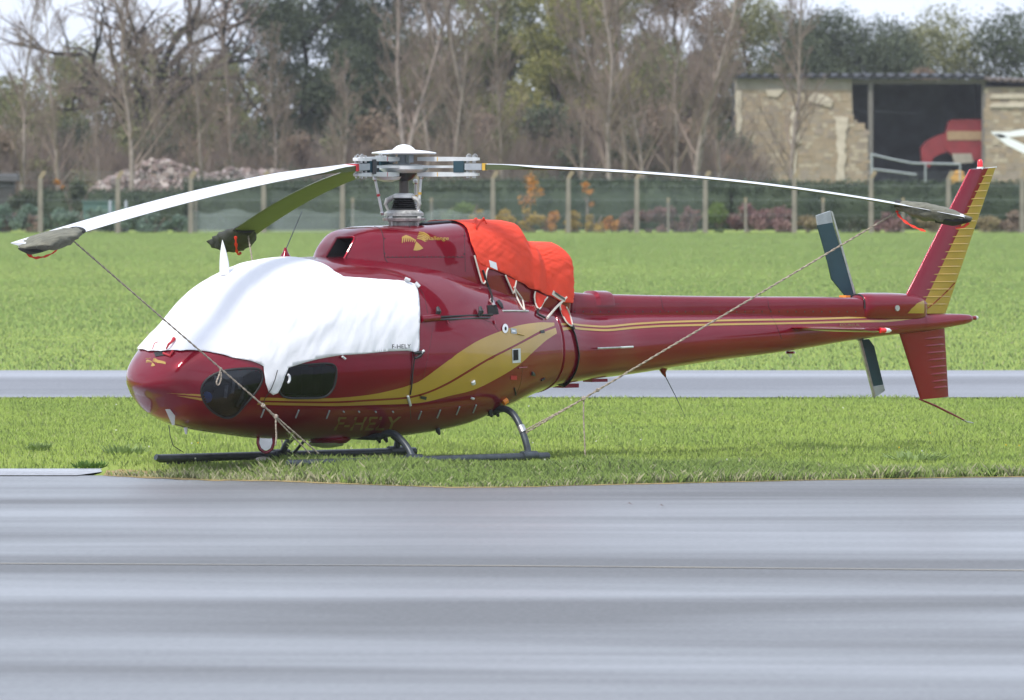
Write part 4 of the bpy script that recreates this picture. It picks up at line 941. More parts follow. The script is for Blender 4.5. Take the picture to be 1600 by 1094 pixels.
# taxiway behind, pale slab at the left edge, worn painted line
M['taxi'] = asphalt('taxiway_asphalt', (.15, .155, .17), (.23, .235, .26), sc=(.02, .15, 1))
mb = MB(); mb.add([(-400, 110.2, .012), (400, 110.8, .012), (400, 124.8, .012), (-400, 124.2, .012)], [(0, 1, 2, 3)]); link('taxiway', mb.mesh('taxiway', M['taxi'], smooth=False, fix=False))['kind'] = 'structure'
mb = MB(); s0 = W(165, 736, 41700/491); mb.add([(-30, 83.2, .014), (W(120, 0, 83.4).x, 83.4, .014), (W(158, 0, 84.3).x, 84.3, .014), (W(166, 0, 85.1).x, 85.2, .014), (-30, 85.2, .014)], [(0, 1, 2, 3, 4)])
M['slab'] = asphalt('concrete_slab', (.26, .27, .29), (.36, .37, .4), sc=(.4, .8, 1)); link('pavement', mb.mesh('pavement', M['slab'], smooth=False, fix=False))['kind'] = 'structure'
# dirt verge: thin soil sheet along the edge, bare in places
mb = MB(); ring1, ring2, ring3 = [], [], []
for X in fine[3:-3]:
    if X < W(162, 0, 84).x: continue
    ey = edgeY(X)+(.10*pnoise((X*1.3, 0, 0))+.05*pnoise((X*6, 1, 0)))
    pxe = 800+F*X/ey; wv = .25+(.42*max(0, min(1, (560-pxe)/120))*(.6+.8*abs(pnoise((X*1.7, 9, 0)))) if pxe > 175 else .1)
    ring1.append((X, ey-.02-.22*abs(pnoise((X*3.1, 5, 0)))-.14*abs(pnoise((X*11, 8, 0))), .009)); ring2.append((X, ey+.36, .013)); ring3.append((X, ey+.36+wv, gz(X, ey+.36+wv)+.008))
n = len(ring1); mb.add(ring1+ring2+ring3, [(i+q*n, i+1+q*n, n+i+1+q*n, n+i+q*n) for i in range(n-1) for q in (0, 1)])
M['dirt'] = mat('bare_soil', (.22, .19, .075), .95, scale=4, col2=(.36, .26, .14), bump=.01, bscale=30, spec=.1)
link('soil_verge', mb.mesh('soil_verge', M['dirt'], fix=False))['kind'] = 'structure'
M['paint'] = mat('worn_line_paint', (.16, .165, .175), .42, scale=1.2, col2=(.33, .28, .19), mscale=(.35, 3, 1))
mb = MB(); L_ = [(W(-400, 0, 65.6).x, 65.6), (W(800, 0, 65).x, 65.05), (W(2000, 0, 63.8).x, 64.0)]
mb.add([(x, y-.05, .010) for x, y in L_]+[(x, y+.05, .010) for x, y in L_], [(0, 1, 4, 3), (1, 2, 5, 4)]); link('line_marking', mb.mesh('line_marking', M['paint'], smooth=False, fix=False))['kind'] = 'structure'

# ------------------------------------------------------------------ grass blades (numpy)
def gmat(name, trans=.35):
    m = bpy.data.materials.new(name); m.use_nodes = True; t = m.node_tree; p = t.nodes['Principled BSDF']; p.inputs['Roughness'].default_value = .55; p.inputs['Specular IOR Level'].default_value = .35
    a = t.nodes.new('ShaderNodeAttribute'); a.attribute_name = 'tone'; t.links.new(a.outputs['Color'], p.inputs['Base Color'])
    tr = t.nodes.new('ShaderNodeBsdfTranslucent'); t.links.new(a.outputs['Color'], tr.inputs[0]); ms = t.nodes.new('ShaderNodeMixShader'); ms.inputs[0].default_value = trans
    g_ = t.nodes.new('ShaderNodeNewGeometry'); va = t.nodes.new('ShaderNodeVectorMath'); va.operation = 'MULTIPLY_ADD'; va.inputs[1].default_value = (.17, .17, .17); va.inputs[2].default_value = (0, 0, 1)
    vn = t.nodes.new('ShaderNodeVectorMath'); vn.operation = 'NORMALIZE'; t.links.new(g_.outputs['Normal'], va.inputs[0]); t.links.new(va.outputs[0], vn.inputs[0]); t.links.new(vn.outputs[0], p.inputs['Normal'])
    o = t.nodes['Material Output']; t.links.new(p.outputs[0], ms.inputs[1]); t.links.new(tr.outputs[0], ms.inputs[2]); t.links.new(ms.outputs[0], o.inputs[0]); return m
M['grass'] = gmat('grass_blades')
def npmesh(name, V, Fc, C, m):
    me = bpy.data.meshes.new(name); k = Fc.shape[1]
    me.vertices.add(len(V)); me.vertices.foreach_set('co', V.astype(np.float32).ravel())
    me.loops.add(Fc.size); me.loops.foreach_set('vertex_index', Fc.astype(np.int32).ravel())
    me.polygons.add(len(Fc)); me.polygons.foreach_set('loop_start', np.arange(0, Fc.size, k, dtype=np.int32)); me.polygons.foreach_set('loop_total', np.full(len(Fc), k, np.int32))
    me.update(calc_edges=True)
    if C is not None:
        at = me.color_attributes.new('tone', 'FLOAT_COLOR', 'POINT'); c4 = np.ones((len(V), 4), np.float32); c4[:, :3] = C; at.data.foreach_set('color', c4.ravel())
    me.materials.append(m); return me
def vnoise(x, y, s, seed):
    rs = np.random.default_rng(seed); G = rs.random((64, 64)); x = x*s; y = y*s; xi = np.floor(x).astype(int); yi = np.floor(y).astype(int); fx = x-xi; fy = y-yi
    fx = fx*fx*(3-2*fx); fy = fy*fy*(3-2*fy); g = lambda i, j: G[i % 64, j % 64]
    return (g(xi, yi)*(1-fx)+g(xi+1, yi)*fx)*(1-fy)+(g(xi, yi+1)*(1-fx)+g(xi+1, yi+1)*fx)*fy
def blades(name, n, y0, y1, hm, wm, seed, cols, keep=None, zf=None, lean=.5, hs=None):
    rs = np.random.default_rng(seed)
    Y = np.sqrt(rs.random(n)*(y1*y1-y0*y0)+y0*y0); X = (rs.random(n)-.5)*Y*(1860/F)
    if keep is not None:
        k = keep(X, Y, rs); X, Y = X[k], Y[k]; n = len(X)
    h = hm*(.45+.9*rs.random(n)**1.5)*(.6+.8*vnoise(X, Y, 1.4 if y1 < 120 else .15, 3)); h = h*hs(X, Y) if hs is not None else h; wd = wm*(.6+.8*rs.random(n)); az = rs.random(n)*6.283; la = rs.random(n)*6.283; ln = lean*h*rs.random(n)
    Z = zf(X, Y) if zf is not None else np.zeros(n)
    cx, cy = np.cos(az)*wd/2, np.sin(az)*wd/2; lx, ly = np.cos(la)*ln, np.sin(la)*ln
    V = np.empty((n, 4, 3)); V[:, 0] = np.stack([X-cx, Y-cy, Z-.01], 1); V[:, 1] = np.stack([X+cx, Y+cy, Z-.01], 1)
    V[:, 2] = np.stack([X+cx*.8+lx*.45, Y+cy*.8+ly*.45, Z+h*.6], 1); V[:, 3] = np.stack([X+lx*1.2, Y+ly*1.2, Z+h], 1)
    base = (np.arange(n)*4)[:, None]; Fc = np.concatenate([base+np.array([[0, 1, 2]]), base+np.array([[0, 2, 3]])], 0) if y1 < 120 else base+np.array([[0, 1, 3]])
    u = rs.random(n)[:, None]; c1, c2, c3 = (np.array(c_)*np.array((.95, 1.08, 1.2)) for c_ in cols)
    pt = (vnoise(X, Y, .5 if y1 < 120 else .035, 11)*.6+vnoise(X, Y*.5, 1.6 if y1 < 120 else .12, 12)*.4)[:, None]
    C = c1*(1-pt)+c2*pt; C = C*(.9+.2*u); ed = np.interp(X, EX, EY); px_ = 800+F*X/Y; dry = rs.random(n)[:, None] < (.05+(.5*np.clip(1-(Y-ed)/1.6, 0, 1)*np.clip((620-px_)/200, 0, 1)+.3*np.clip(1-(Y-ed)/.5, 0, 1) if y0 < 83 else 0*X))[:, None]; C = np.where(dry, c3, C)
    return npmesh(name, V.reshape(-1, 3), Fc, np.repeat(C, 4, 0), M['grass'])
EX = np.array([e_[0] for e_ in edge_w]); EY = np.array([e_[1] for e_ in edge_w])
def zf_near(X, Y):
    e0 = np.interp(X, EX, EY); e0 = np.where(X < SLAB, np.maximum(e0, 85.3), e0)+.4
    return .085*np.clip((Y-e0)/1.2, 0, 1)*(1-np.clip((Y-92)/14, 0, 1))
def keep_near(X, Y, rs):
    ey = np.interp(X, EX, EY); px = 800+F*X/Y
    k = (Y > ey+.02+.25*vnoise(X, Y*0, 3, 5)*(px < 560)) & ~((px < 168) & (Y < 85.25))
    dirt = (vnoise(X, Y, 1.6, 6) > .36) & (px > 170) & (px < 540) & (Y < ey+1.25)
    return k & (~dirt | (rs.random(len(X)) < .38))
G = []
def zone(y0, h): return h
hs_near = lambda X, Y: np.interp(800+F*X/Y, [0, 380, 440, 600, 680, 860, 960, 1700], [.6, .75, 1.4, 1.35, .8, .85, 1.15, 1.25])
G.append(blades('grass', 150000, 80.2, 83.6, .075, .007, 21, ((.26, .34, .07), (.40, .47, .11), (.6, .52, .28)), keep_near, zf_near, .8, hs_near))
G.append(blades('grass', 240000, 83.6, 110.3, .038, .007, 22, ((.36, .45, .085), (.48, .55, .10), (.58, .56, .2)), keep_near, zf_near, .7))
G.append(blades('grass', 480000, 124.6, 351.5, .036, .028, 23, ((.29, .39, .10), (.43, .51, .13), (.48, .44, .2)), None, None, .6))
nm_ = ['tufted green grass bank along the apron edge', 'mown bright green grass under the helicopter up to the taxiway', 'grass field beyond the taxiway up to the fence']
for me_, lb in zip(G, nm_):
    o = link('grass', me_); o['kind'] = 'stuff'; o['label'] = lb; o['category'] = 'grass'
# ------------------------------------------------------------------ haze
hz = MB(); hz.box((0, 260, 14.0), (900, 620, 31)); hm = bpy.data.materials.new('haze_air'); hm.use_nodes = True; t = hm.node_tree; t.nodes.clear()
o = t.nodes.new('ShaderNodeOutputMaterial'); pv = t.nodes.new('ShaderNodeVolumePrincipled'); pv.inputs['Color'].default_value = (.92, .94, 1, 1); pv.inputs['Density'].default_value = .00015; pv.inputs['Anisotropy'].default_value = .2
t.links.new(pv.outputs[0], o.inputs['Volume']); o = link('haze', hz.mesh('haze', hm, smooth=False)); o['kind'] = 'stuff'
# ------------------------------------------------------------------ trees
def leafm(name, c1, c2, trans=.25):
    return mat(name, c1, .7, col2=c2, scale=1.1, trans=trans, spec=.15)
M['bark'] = mat('pale_bark', (0.187, 0.156, 0.140), .9, col2=(0.312, 0.264, 0.239), scale=4, spec=.1)
M['twig'] = mat('twigs', (0.168, 0.128, 0.109), .9, col2=(0.281, 0.223, 0.190), scale=1.2, spec=.1)
M['darkbark'] = mat('dark_bark', (.06, .05, .045), .9, spec=.1)
M['leaf_olive'] = leafm('olive_leaves', (0.156, 0.163, 0.085), (0.260, 0.263, 0.127))
M['leaf_dark'] = leafm('dark_leaves', (0.065, 0.085, 0.055), (0.123, 0.144, 0.085))
M['leaf_yellow'] = leafm('yellowing_leaves', (0.191, 0.196, 0.067), (0.311, 0.287, 0.112))
M['leaf_brown'] = leafm('brown_leaves', (0.195, 0.144, 0.103), (0.299, 0.225, 0.170))
M['leaf_orange'] = leafm('autumn_leaves', (.42, .16, .03), (.6, .3, .05))
M['leaf_hedge'] = leafm('hedge_leaves', (0.052, 0.075, 0.049), (0.088, 0.115, 0.068))
M['leaf_pink'] = leafm('pinkish_shrub', (.2, .11, .11), (.3, .19, .17))
M['leaf_teal'] = leafm('cabbage_leaves', (.11, .17, .13), (.21, .28, .21))
M['leaf_gold'] = leafm('yellow_shrub', (.34, .24, .05), (.5, .34, .08))
M['leaf_dry'] = leafm('dry_grass_tuft', (.22, .17, .09), (.34, .28, .16))
M['leaf_wood'] = leafm('undergrowth_leaves', (0.117, 0.106, 0.073), (0.195, 0.169, 0.121))
def bare_tree(seed, H=14, r0=.17, up=.82, nb=26, forks=1, blen=.28, first=.14):
    rg = random.Random(seed); tr = MB(); cr = MB(); segs = [0]
    def limb(mb, p, d, L, r, n, wob):
        pts = [p.copy()]; dd = d.copy()
        for i in range(n):
            dd = (dd+Vector((rg.gauss(0, wob), rg.gauss(0, wob), rg.gauss(0, wob)*.5+.03))).normalized(); pts.append(pts[-1]+dd*L/n)
        rr = [r*(1-.85*i/n) for i in range(n+1)]; mb.tube(pts, rr, 6 if r > .04 else 3, cap=False); return pts
    def sub(pts, r, L, lev):
        n = {1: 11, 2: 9, 3: 6}[lev]
        for k in range(n):
            u = .15+.85*rg.random(); i = min(int(u*(len(pts)-1)), len(pts)-2); p = pts[i].lerp(pts[i+1], u*(len(pts)-1)-i); dd = (pts[i+1]-pts[i]).normalized()
            ax = Vector((rg.gauss(0, 1), rg.gauss(0, 1), rg.gauss(0, 1))).normalized(); nd = (dd*.8+ax*.62+Vector((0, 0, .28))).normalized()
            l2 = L*rg.uniform(.3, .6)*(1.1-u*.5); q = limb(cr, p, nd, l2, max(r*.42, .011), 3, .14)
            if lev < 3: sub(q, max(r*.42, .011), l2, lev+1)
    mains = []
    t0 = limb(tr, Vector((0, 0, -.1)), Vector((rg.gauss(0, .05), rg.gauss(0, .03), 1)), H, r0*.72, 14, .06); mains.append((t0, H, r0))
    for k in range(forks-1):
        i = rg.randint(1, 4); p = t0[i]; a = rg.uniform(0, 6.28); m_ = limb(tr, p, Vector((math.cos(a)*.28, math.sin(a)*.28, 1)).normalized(), H-p.z, r0*.7, 11, .04); mains.append((m_, H-p.z, r0*.7))
    for pts, HH, rr in mains:
        nbb = int(nb*1.5)
        for k in range(nbb):
            u = first+(1-first)*(k+rg.random())/nbb; i = min(int(u*(len(pts)-1)), len(pts)-2); p = pts[i].lerp(pts[i+1], u*(len(pts)-1)-i)
            a = rg.uniform(0, 6.28); nd = Vector((math.cos(a)*(1-up*.55), math.sin(a)*(1-up*.55), up)).normalized(); L = HH*blen*rg.uniform(.6, 1.15)*(1.15-u*.75)
            q = limb(cr, p, nd, L, rr*.30*(1.15-u*.8), 5, .1); sub(q, rr*.2*(1.15-u*.8), L, 2)
    return tr.mesh('trunk', M['bark'], fix=False, ang=None), cr.mesh('branches', M['twig'], fix=False, ang=None)
def leaf_cloud(name, n, blobs, size, m, seed, flat=.0, shell=.55):
    rs = np.random.default_rng(seed); B = np.array(blobs, float); vol = B[:, 3]*B[:, 4]*B[:, 5]; idx = rs.choice(len(B), n, p=vol**.8/(vol**.8).sum())
    d = rs.normal(size=(n, 3)); d /= np.linalg.norm(d, axis=1)[:, None]; rad = (shell+(1-shell)*rs.random(n))*(.85+.3*rs.random(n))
    lump = 1+.22*np.sin(d[:, 0]*7+idx)*np.cos(d[:, 2]*6+idx*2)
    c = B[idx, :3]+d*B[idx, 3:6]*(rad*lump)[:, None]; c = c[c[:, 2] > .02]; n = len(c)
    u = rs.normal(size=(n, 3)); u /= np.linalg.norm(u, axis=1)[:, None]; v = rs.normal(size=(n, 3)); v -= (v*u).sum(1)[:, None]*u; v /= np.linalg.norm(v, axis=1)[:, None]
    s_ = (size*(.5+rs.random(n)))[:, None]; V = np.stack([c-u*s_, c+v*s_*.5, c+u*s_, c-v*s_*.5], 1); Fc = (np.arange(n)*4)[:, None]+np.array([[0, 1, 2, 3]])
    return npmesh(name, V.reshape(-1, 3), Fc, None, m)
def crown_blobs(seed, H, w_, n, z0=.25, columnar=False):
    rg = random.Random(seed); o = []
    for k in range(n):
        z = H*(z0+(1-z0-.1)*rg.random()); f = math.sin(math.pi*min(1, max(.12, (z/H-z0+.12)/(1.05-z0))))**.6
        a = rg.uniform(0, 6.28); r = w_*f*rg.random()**.5*.75; s_ = rg.uniform(.6, 1.25)*w_*.34
        o.append((r*math.cos(a), r*math.sin(a), z, s_, s_, s_*.8))
    return o
def place(nm, parts, px, d, label, cat, group=None, sc=1, rz=0, z=0, sx=None):
    o = empty(nm, ((px-800)/F*d, d, z), rz, label, cat, group)
    o.scale = (sc, sc, sc) if sx is None else (sx, sx, sc)
    for pn, me in parts:
        q = link(pn, me, o)
    return o
def trunk_mesh(H, r, seed, n=5):
    rg = random.Random(seed); mb = MB(); mb.tube([(rg.gauss(0, .03)*i, rg.gauss(0, .03)*i, H*i/8-.1) for i in range(9)], [r*(1-.8*i/8) for i in range(9)], 7, cap=False)
    for k in range(n):
        a = rg.uniform(0, 6.28); z = H*rg.uniform(.3, .75); L = H*.28; mb.tube([(0, 0, z), (math.cos(a)*L*.5, math.sin(a)*L*.5, z+L*.45), (math.cos(a)*L*.9, math.sin(a)*L*.9, z+L*.95)], [r*.4, r*.25, r*.06], 5, cap=False)
    return mb.mesh('trunk', M['darkbark'], fix=False, ang=None)
bt = [bare_tree(100+k, H=H_, r0=r_, nb=nb_, forks=f_, blen=bl_) for k, (H_, r_, nb_, f_, bl_) in enumerate(((14.5, .17, 26, 1, .24), (15, .2, 22, 2, .2), (13.5, .15, 28, 1, .26), (9.5, .14, 24, 1, .36)))]
# bare pale poplars: (px, variant, rotation, scale, label)
NICK = {33: 'far left bare tree', 92: 'slim bare tree', 203: 'bare tree before the rubble', 310: 'short bare tree behind the rubble', 540: 'small bare tree left of the rotor', 625: 'forked tree behind the rotor', 745: 'forked tree right of the rotor', 702: 'thin tree right of the rotor', 955: 'bare tree beside the yellowing one', 1013: 'bare tree two trunks before the barn', 1085: 'forked tree beside the barn', 1238: 'bare tree before the barn'}
bts = [(33, 0, 0.3, .82, 'bare pale tree standing at the far left edge of the picture'), (92, 2, 1.0, .8, 'slim bare tree between the far left one and the forked oak'), (203, 0, 2.2, 1.05, 'bare pale tree rising in front of the left end of the rubble pile'), (310, 3, 0.6, 1.0, 'short spreading bare tree behind the right part of the rubble pile'),
       (540, 3, 3.9, .72, 'small spreading bare tree left of the rotor head'), (625, 1, .2, 1.0, 'bare forked tree directly behind the rotor head'), (745, 1, 2.5, .98, 'bare forked tree just right of the rotor head, left of the yellowing tree'), (702, 2, 4.4, .8, 'thin bare tree between the two forked ones by the rotor head'),
       (955, 0, 4.0, 1.0, 'tall bare tree right of the yellowing leafy tree'), (1013, 2, 1.9, 1.02, 'bare tree two trunks left of the stone barn'), (1085, 1, 5.2, 1.0, 'forked bare tree nearest the left of the stone barn'), (1238, 0, 5.6, .92, 'bare tree growing in front of the stone wall of the barn')]
back = [(150, 3, 1.1, .72, 'bare tree'), (255, 2, 3.1, .6, 'bare tree'), (365, 0, 2.9, .62, 'bare tree'), (430, 3, .4, .85, 'bare tree'), (665, 0, 1.3, .85, 'bare tree'), (790, 2, 3.3, .8, 'bare tree'), (915, 3, 5.1, 1.0, 'bare tree'), (985, 1, 2.7, .85, 'bare tree'), (1050, 3, 2.0, 1.2, 'bare tree'), (1125, 2, .9, .9, 'bare tree')]
blab = ['faint bare tree under the spreading oak, left of its trunk', 'faint bare tree right of the oak trunk', 'low bare tree left of the big dark green tree', 'spreading bare tree before the big dark green tree', 'faint bare tree just right of the rotor cap', 'faint bare tree before the olive tree, left of the yellowing one', 'faint spreading bare tree on the right flank of the yellowing tree', 'faint forked bare tree in the thicket right of the yellowing tree', 'spreading bare tree between the last two pale trunks before the barn', 'faint bare tree touching the left edge of the barn']
for (px, v, rz, sc, _), lb in zip(back, blab):
    place('bare_tree', [('trunk', bt[v][0]), ('branches', bt[v][1])], px, 392+(px % 5)*1.3, lb, 'tree', 'fainter bare trees in the thicket', sc, rz)
for px, v, rz, sc, lb in bts:
    place('bare_tree', [('trunk', bt[v][0]), ('branches', bt[v][1])], px, 378+(px % 7)*1.3, lb, 'tree', 'bare pale trees behind the fence', sc, rz)
# the spreading oak at the left with heavy limbs
ok = MB(); cr = MB(); rg = random.Random(5)
def limbk(p, d, L, r, lev):
    pts = [Vector(p)]; dd = Vector(d).normalized()
    for i in range(5): dd = (dd+Vector((rg.gauss(0, .16), rg.gauss(0, .16), rg.gauss(0, .1)+.04))).normalized(); pts.append(pts[-1]+dd*L/5)
    (ok if r > .05 else cr).tube(pts, [r*(1-.5*i/5) for i in range(6)], 6 if r > .05 else 3, cap=False)
    if lev > 0:
        for k in range(5 if lev > 1 else 6):
            i = rg.randint(1, 5); ax = Vector((rg.gauss(0, 1), rg.gauss(0, .6), rg.gauss(0, .7)+.2)).normalized(); limbk(pts[i], dd*.7+ax*.9, L*rg.uniform(.45, .75), r*.48, lev-1)
limbk((0, 0, -.1), (0, 0, 1), 4.5, .42, 0)
for dx, dy in ((-.9, .2), (-.35, -.3), (.5, .2), (1.1, 0), (.1, .5)): limbk((0, 0, 4.2), (dx, dy, 1), 4.6, .24, 3)
om, cm = ok.mesh('trunk', M['darkbark'], fix=False, ang=None), cr.mesh('branches', M['twig'], fix=False, ang=None)
oakleaf = leaf_cloud('foliage', 3000, crown_blobs(9, 10, 4.2, 16, .3), .09, M['leaf_olive'], 9, shell=.1)
place('oak_tree', [('trunk', om), ('branches', cm), ('foliage', oakleaf)], 225, 405, 'spreading half bare oak with thick dark limbs against the sky at left', 'tree', sc=1.05)
# leafy trees
def leafy(px, d, H, w_, m, seed, lb, n=26000, grp='leafy trees behind the bare ones', size=.08, blobs=30, z0=.06, tw=.22):
    n = int(n*1.5); w_ *= 1.12
    place('leafy_tree', [('trunk', trunk_mesh(H*.9, tw, seed)), ('crown', leaf_cloud('crown', n, crown_blobs(seed, H, w_, blobs, z0), size, M[m], seed))], px, d, lb, 'tree', grp, rz=seed)
leafy(110, 412, 8.3, 3.4, 'leaf_olive', 31, 'olive brown leafy tree low against the sky at far left', 14000, z0=.2)
leafy(20, 415, 7.2, 2.6, 'leaf_olive', 36, 'low olive tree cut by the left edge of the picture', 11000)
leafy(270, 414, 7.2, 3.2, 'leaf_brown', 37, 'brownish tree behind the short spreading bare tree', 13000)
leafy(345, 416, 7.9, 2.8, 'leaf_olive', 38, 'olive tree just left of the big dark green tree', 13000)
leafy(470, 420, 13.5, 4.0, 'leaf_dark', 32, 'big dark green tree left of the rotor head', 40000)
leafy(585, 424, 14.5, 3.8, 'leaf_dark', 39, 'dark green tree directly behind the rotor head', 30000)
leafy(700, 424, 13.5, 3.6, 'leaf_olive', 33, 'olive tree behind the forked bare trees in the middle', 26000)
leafy(800, 421, 13.5, 3.0, 'leaf_olive', 41, 'olive tree left of the bright yellowing one', 22000)
leafy(872, 414, 12.2, 3.3, 'leaf_yellow', 34, 'yellowing leafy tree in the middle of the tree line', 30000)
leafy(960, 424, 14, 3.4, 'leaf_olive', 42, 'olive tree right of the yellowing leafy tree', 24000)
leafy(1060, 428, 13.5, 3.6, 'leaf_brown', 43, 'brownish tree behind the bare trees left of the barn', 24000)
leafy(1165, 434, 12.5, 3.6, 'leaf_olive', 44, 'olive tree behind the left corner of the barn', 26000)
leafy(1265, 440, 10.6, 4.2, 'leaf_dark', 35, 'dark green tree rising above the barn roof at its left half', 26000)
leafy(1365, 442, 10.1, 4.4, 'leaf_dark', 45, 'dark green tree rising above the middle of the barn roof', 26000)
leafy(1475, 444, 10.3, 4.4, 'leaf_olive', 46, 'olive tree rising above the right end of the barn roof', 24000)
leafy(1590, 443, 10.4, 4.4, 'leaf_dark', 47, 'dark tree at the upper right corner of the picture', 24000)
leafy(1445, 436, 7.9, 1.6, 'leaf_brown', 48, 'small pale brown tree peeking over the barn roof', 9000)
# brushwood under the trees: twiggy shrubs
def brush(seed, H=4.5, w_=2.0, n=420):
    rg = random.Random(seed); mb = MB()
    for k in range(n):
        a = rg.uniform(0, 6.28); r = w_*rg.random()**.5; p = Vector((r*math.cos(a), r*math.sin(a)*.7, 0)); L = H*rg.uniform(.45, 1.0)*(1-.3*r/w_)
        d_ = Vector((math.cos(a)*.3*r/w_+rg.gauss(0, .16), rg.gauss(0, .16), 1)).normalized(); pts = [p]
        for i in range(4): d_ = (d_+Vector((rg.gauss(0, .12), rg.gauss(0, .12), 0))).normalized(); pts.append(pts[-1]+d_*L/4)
        mb.tube(pts, [.022, .018, .014, .009, .004], 3, cap=False)
        for q in range(4):
            i = rg.randint(1, 3); e_ = pts[i]; dd = (d_+Vector((rg.gauss(0, .5), rg.gauss(0, .5), .1))).normalized(); mb.tube([e_, e_+dd*L*.28], [.009, .003], 3, cap=False)
    return mb.mesh('twigs', M['twig'], fix=False, ang=None)
br = [brush(60+k) for k in range(3)]
brl = [leaf_cloud('leaves', 6000, crown_blobs(70+k, 4.2, 2.2, 12, .02), .09, M[m_], 70+k, shell=.1) for k, m_ in enumerate(('leaf_brown', 'leaf_olive', 'leaf_dark'))]
pxs = list(range(-10, 1160, 50))
tones = ('brown', 'olive', 'dark green')
for i, px in enumerate(pxs):
    k = (i*7) % 3; sc = 1.0+.4*((i*37) % 10)/10
    if 120 < px < 460: sc *= .85
    near = min(bts, key=lambda b_: abs(b_[0]-px))
    side = 'left' if px < near[0] else 'right'
    place('brushwood', [('twigs', br[i % 3]), ('leaves', brl[k])], px+(i*13) % 17, 396+(i % 4)*3, '%s twiggy shrub %s of the %s' % (tones[k], ('just ' if abs(px-near[0]) < 26 else '')+side, NICK[near[0]]), 'shrub', 'twiggy shrubs under the tree line', sc, i*1.3)
# far wood closing the view under the crowns
wood = leaf_cloud('wood', 90000, [((px-800)/F*455, 455, 2.8, 4, 2.0, 3.6+(px % 3)*.5) for px in range(-60, 1700, 75)]+[((px-800)/F*450, 450, 5.5, 3, 1.6, 2.6) for px in range(430, 1240, 80)], .16, M['leaf_wood'], 90, shell=.0)
o = link('wood', wood); o['kind'] = 'stuff'; o['label'] = 'dense dark undergrowth far behind the tree line'; o['category'] = 'undergrowth'
# ------------------------------------------------------------------ hedge and bushes
def hedge(px0, px1, d, H, th, m, label, seed, n, size=.06):
    x0, x1 = (px0-800)/F*d, (px1-800)/F*d; k = int((x1-x0)/.5); rs = np.random.default_rng(seed)
    mb = MB(); rings = []
    N = max(8, int((x1-x0)/.25))
    for i in range(N+1):
        x = x0+(x1-x0)*i/N; j = lambda s_: pnoise((x*1.1, s_, seed))*.09
        rings.append([(x, d-th/2+.1+j(1), 0), (x, d-th/2+.12+j(2), H*.6), (x, d-th/2+.2+j(3), H-.12+j(4)), (x, d+th/2-.2, H-.1+j(5)), (x, d+th/2-.1, 0)])
    mb.rings(rings)
    o = empty('hedge', ((x0+x1)/2, d, 0), 0, label, 'hedge'); c_ = Vector(((x0+x1)/2, d, 0))
    me = mb.mesh('stems', M['leaf_hedge'], ang=None); me.transform(Matrix.Translation(-c_)); link('stems', me, o)
    B = [((x0+x1)/2*0+x-(x0+x1)/2, 0, z, .45, th*.55, .4) for x in np.arange(x0, x1+.3, .45) for z in (.3, H*.5, H-.3)]
    link('foliage', leaf_cloud('foliage', n, B, size, M[m], seed, shell=.6), o)
hedge(300, 1140, 366, 2.05, 1.0, 'leaf_hedge', 'clipped dark green hedge running behind the posts from the rubble to the barn', 81, 70000)
hedge(1146, 1680, 366, 1.95, 1.0, 'leaf_hedge', 'clipped dark green hedge in front of the stone barn', 82, 46000)
hedge(60, 290, 366, 1.6, 1.2, 'leaf_hedge', 'lower dark hedge left of the rubble pile behind the cabbages', 83, 20000)
def bush(px, d, H, w_, m, seed, label, n=2600, cat='bush', grp=None, size=.06, z0=.02, nm='bush'):
    bl = crown_blobs(seed, H, w_, 9, z0); mb = MB(); rg = random.Random(seed)
    for k in range(6): a = rg.uniform(0, 6.28); mb.tube([(0, 0, -.05), (math.cos(a)*w_*.3, math.sin(a)*w_*.3, H*.5), (math.cos(a)*w_*.5, math.sin(a)*w_*.5, H*.8)], [.03, .02, .008], 4, cap=False)
    return place(nm, [('stems', mb.mesh('stems', M['twig'], fix=False, ang=None)), ('foliage', leaf_cloud('foliage', n, bl, size, M[m], seed, shell=.15))], px, d, label, cat, grp)
M['leaf_bright'] = leafm('light_green_leaves', (.12, .18, .05), (.2, .26, .08))
bush(728, 357, 1.35, 1.0, 'leaf_bright', 201, 'light green bush behind the rotor mast, right of it', 3500)
bush(700, 358, 1.0, .7, 'leaf_olive', 202, 'dull olive bush just right of the rotor mast', 2000)
for i, (px, H, w_, m, lb) in enumerate(((752, .9, .6, 'leaf_gold', 'yellow green bush left of the orange saplings'), (790, .75, .6, 'leaf_gold', 'golden bush under the first orange sapling'), (828, .8, .6, 'leaf_gold', 'golden yellow bush between the two orange saplings'), (862, .7, .5, 'leaf_orange', 'orange bush left of the slim orange sapling'), (894, .65, .5, 'leaf_gold', 'small golden bush behind the second tall post right of the rotor'), (930, .7, .5, 'leaf_gold', 'golden bush right of the slim orange sapling'), (957, .6, .4, 'leaf_orange', 'little orange bush at the right end of the golden row'))):
    bush(px, 352.5, H*1.15, w_*1.15, m, 210+i, lb, 3200, grp='autumn bushes along the fence')
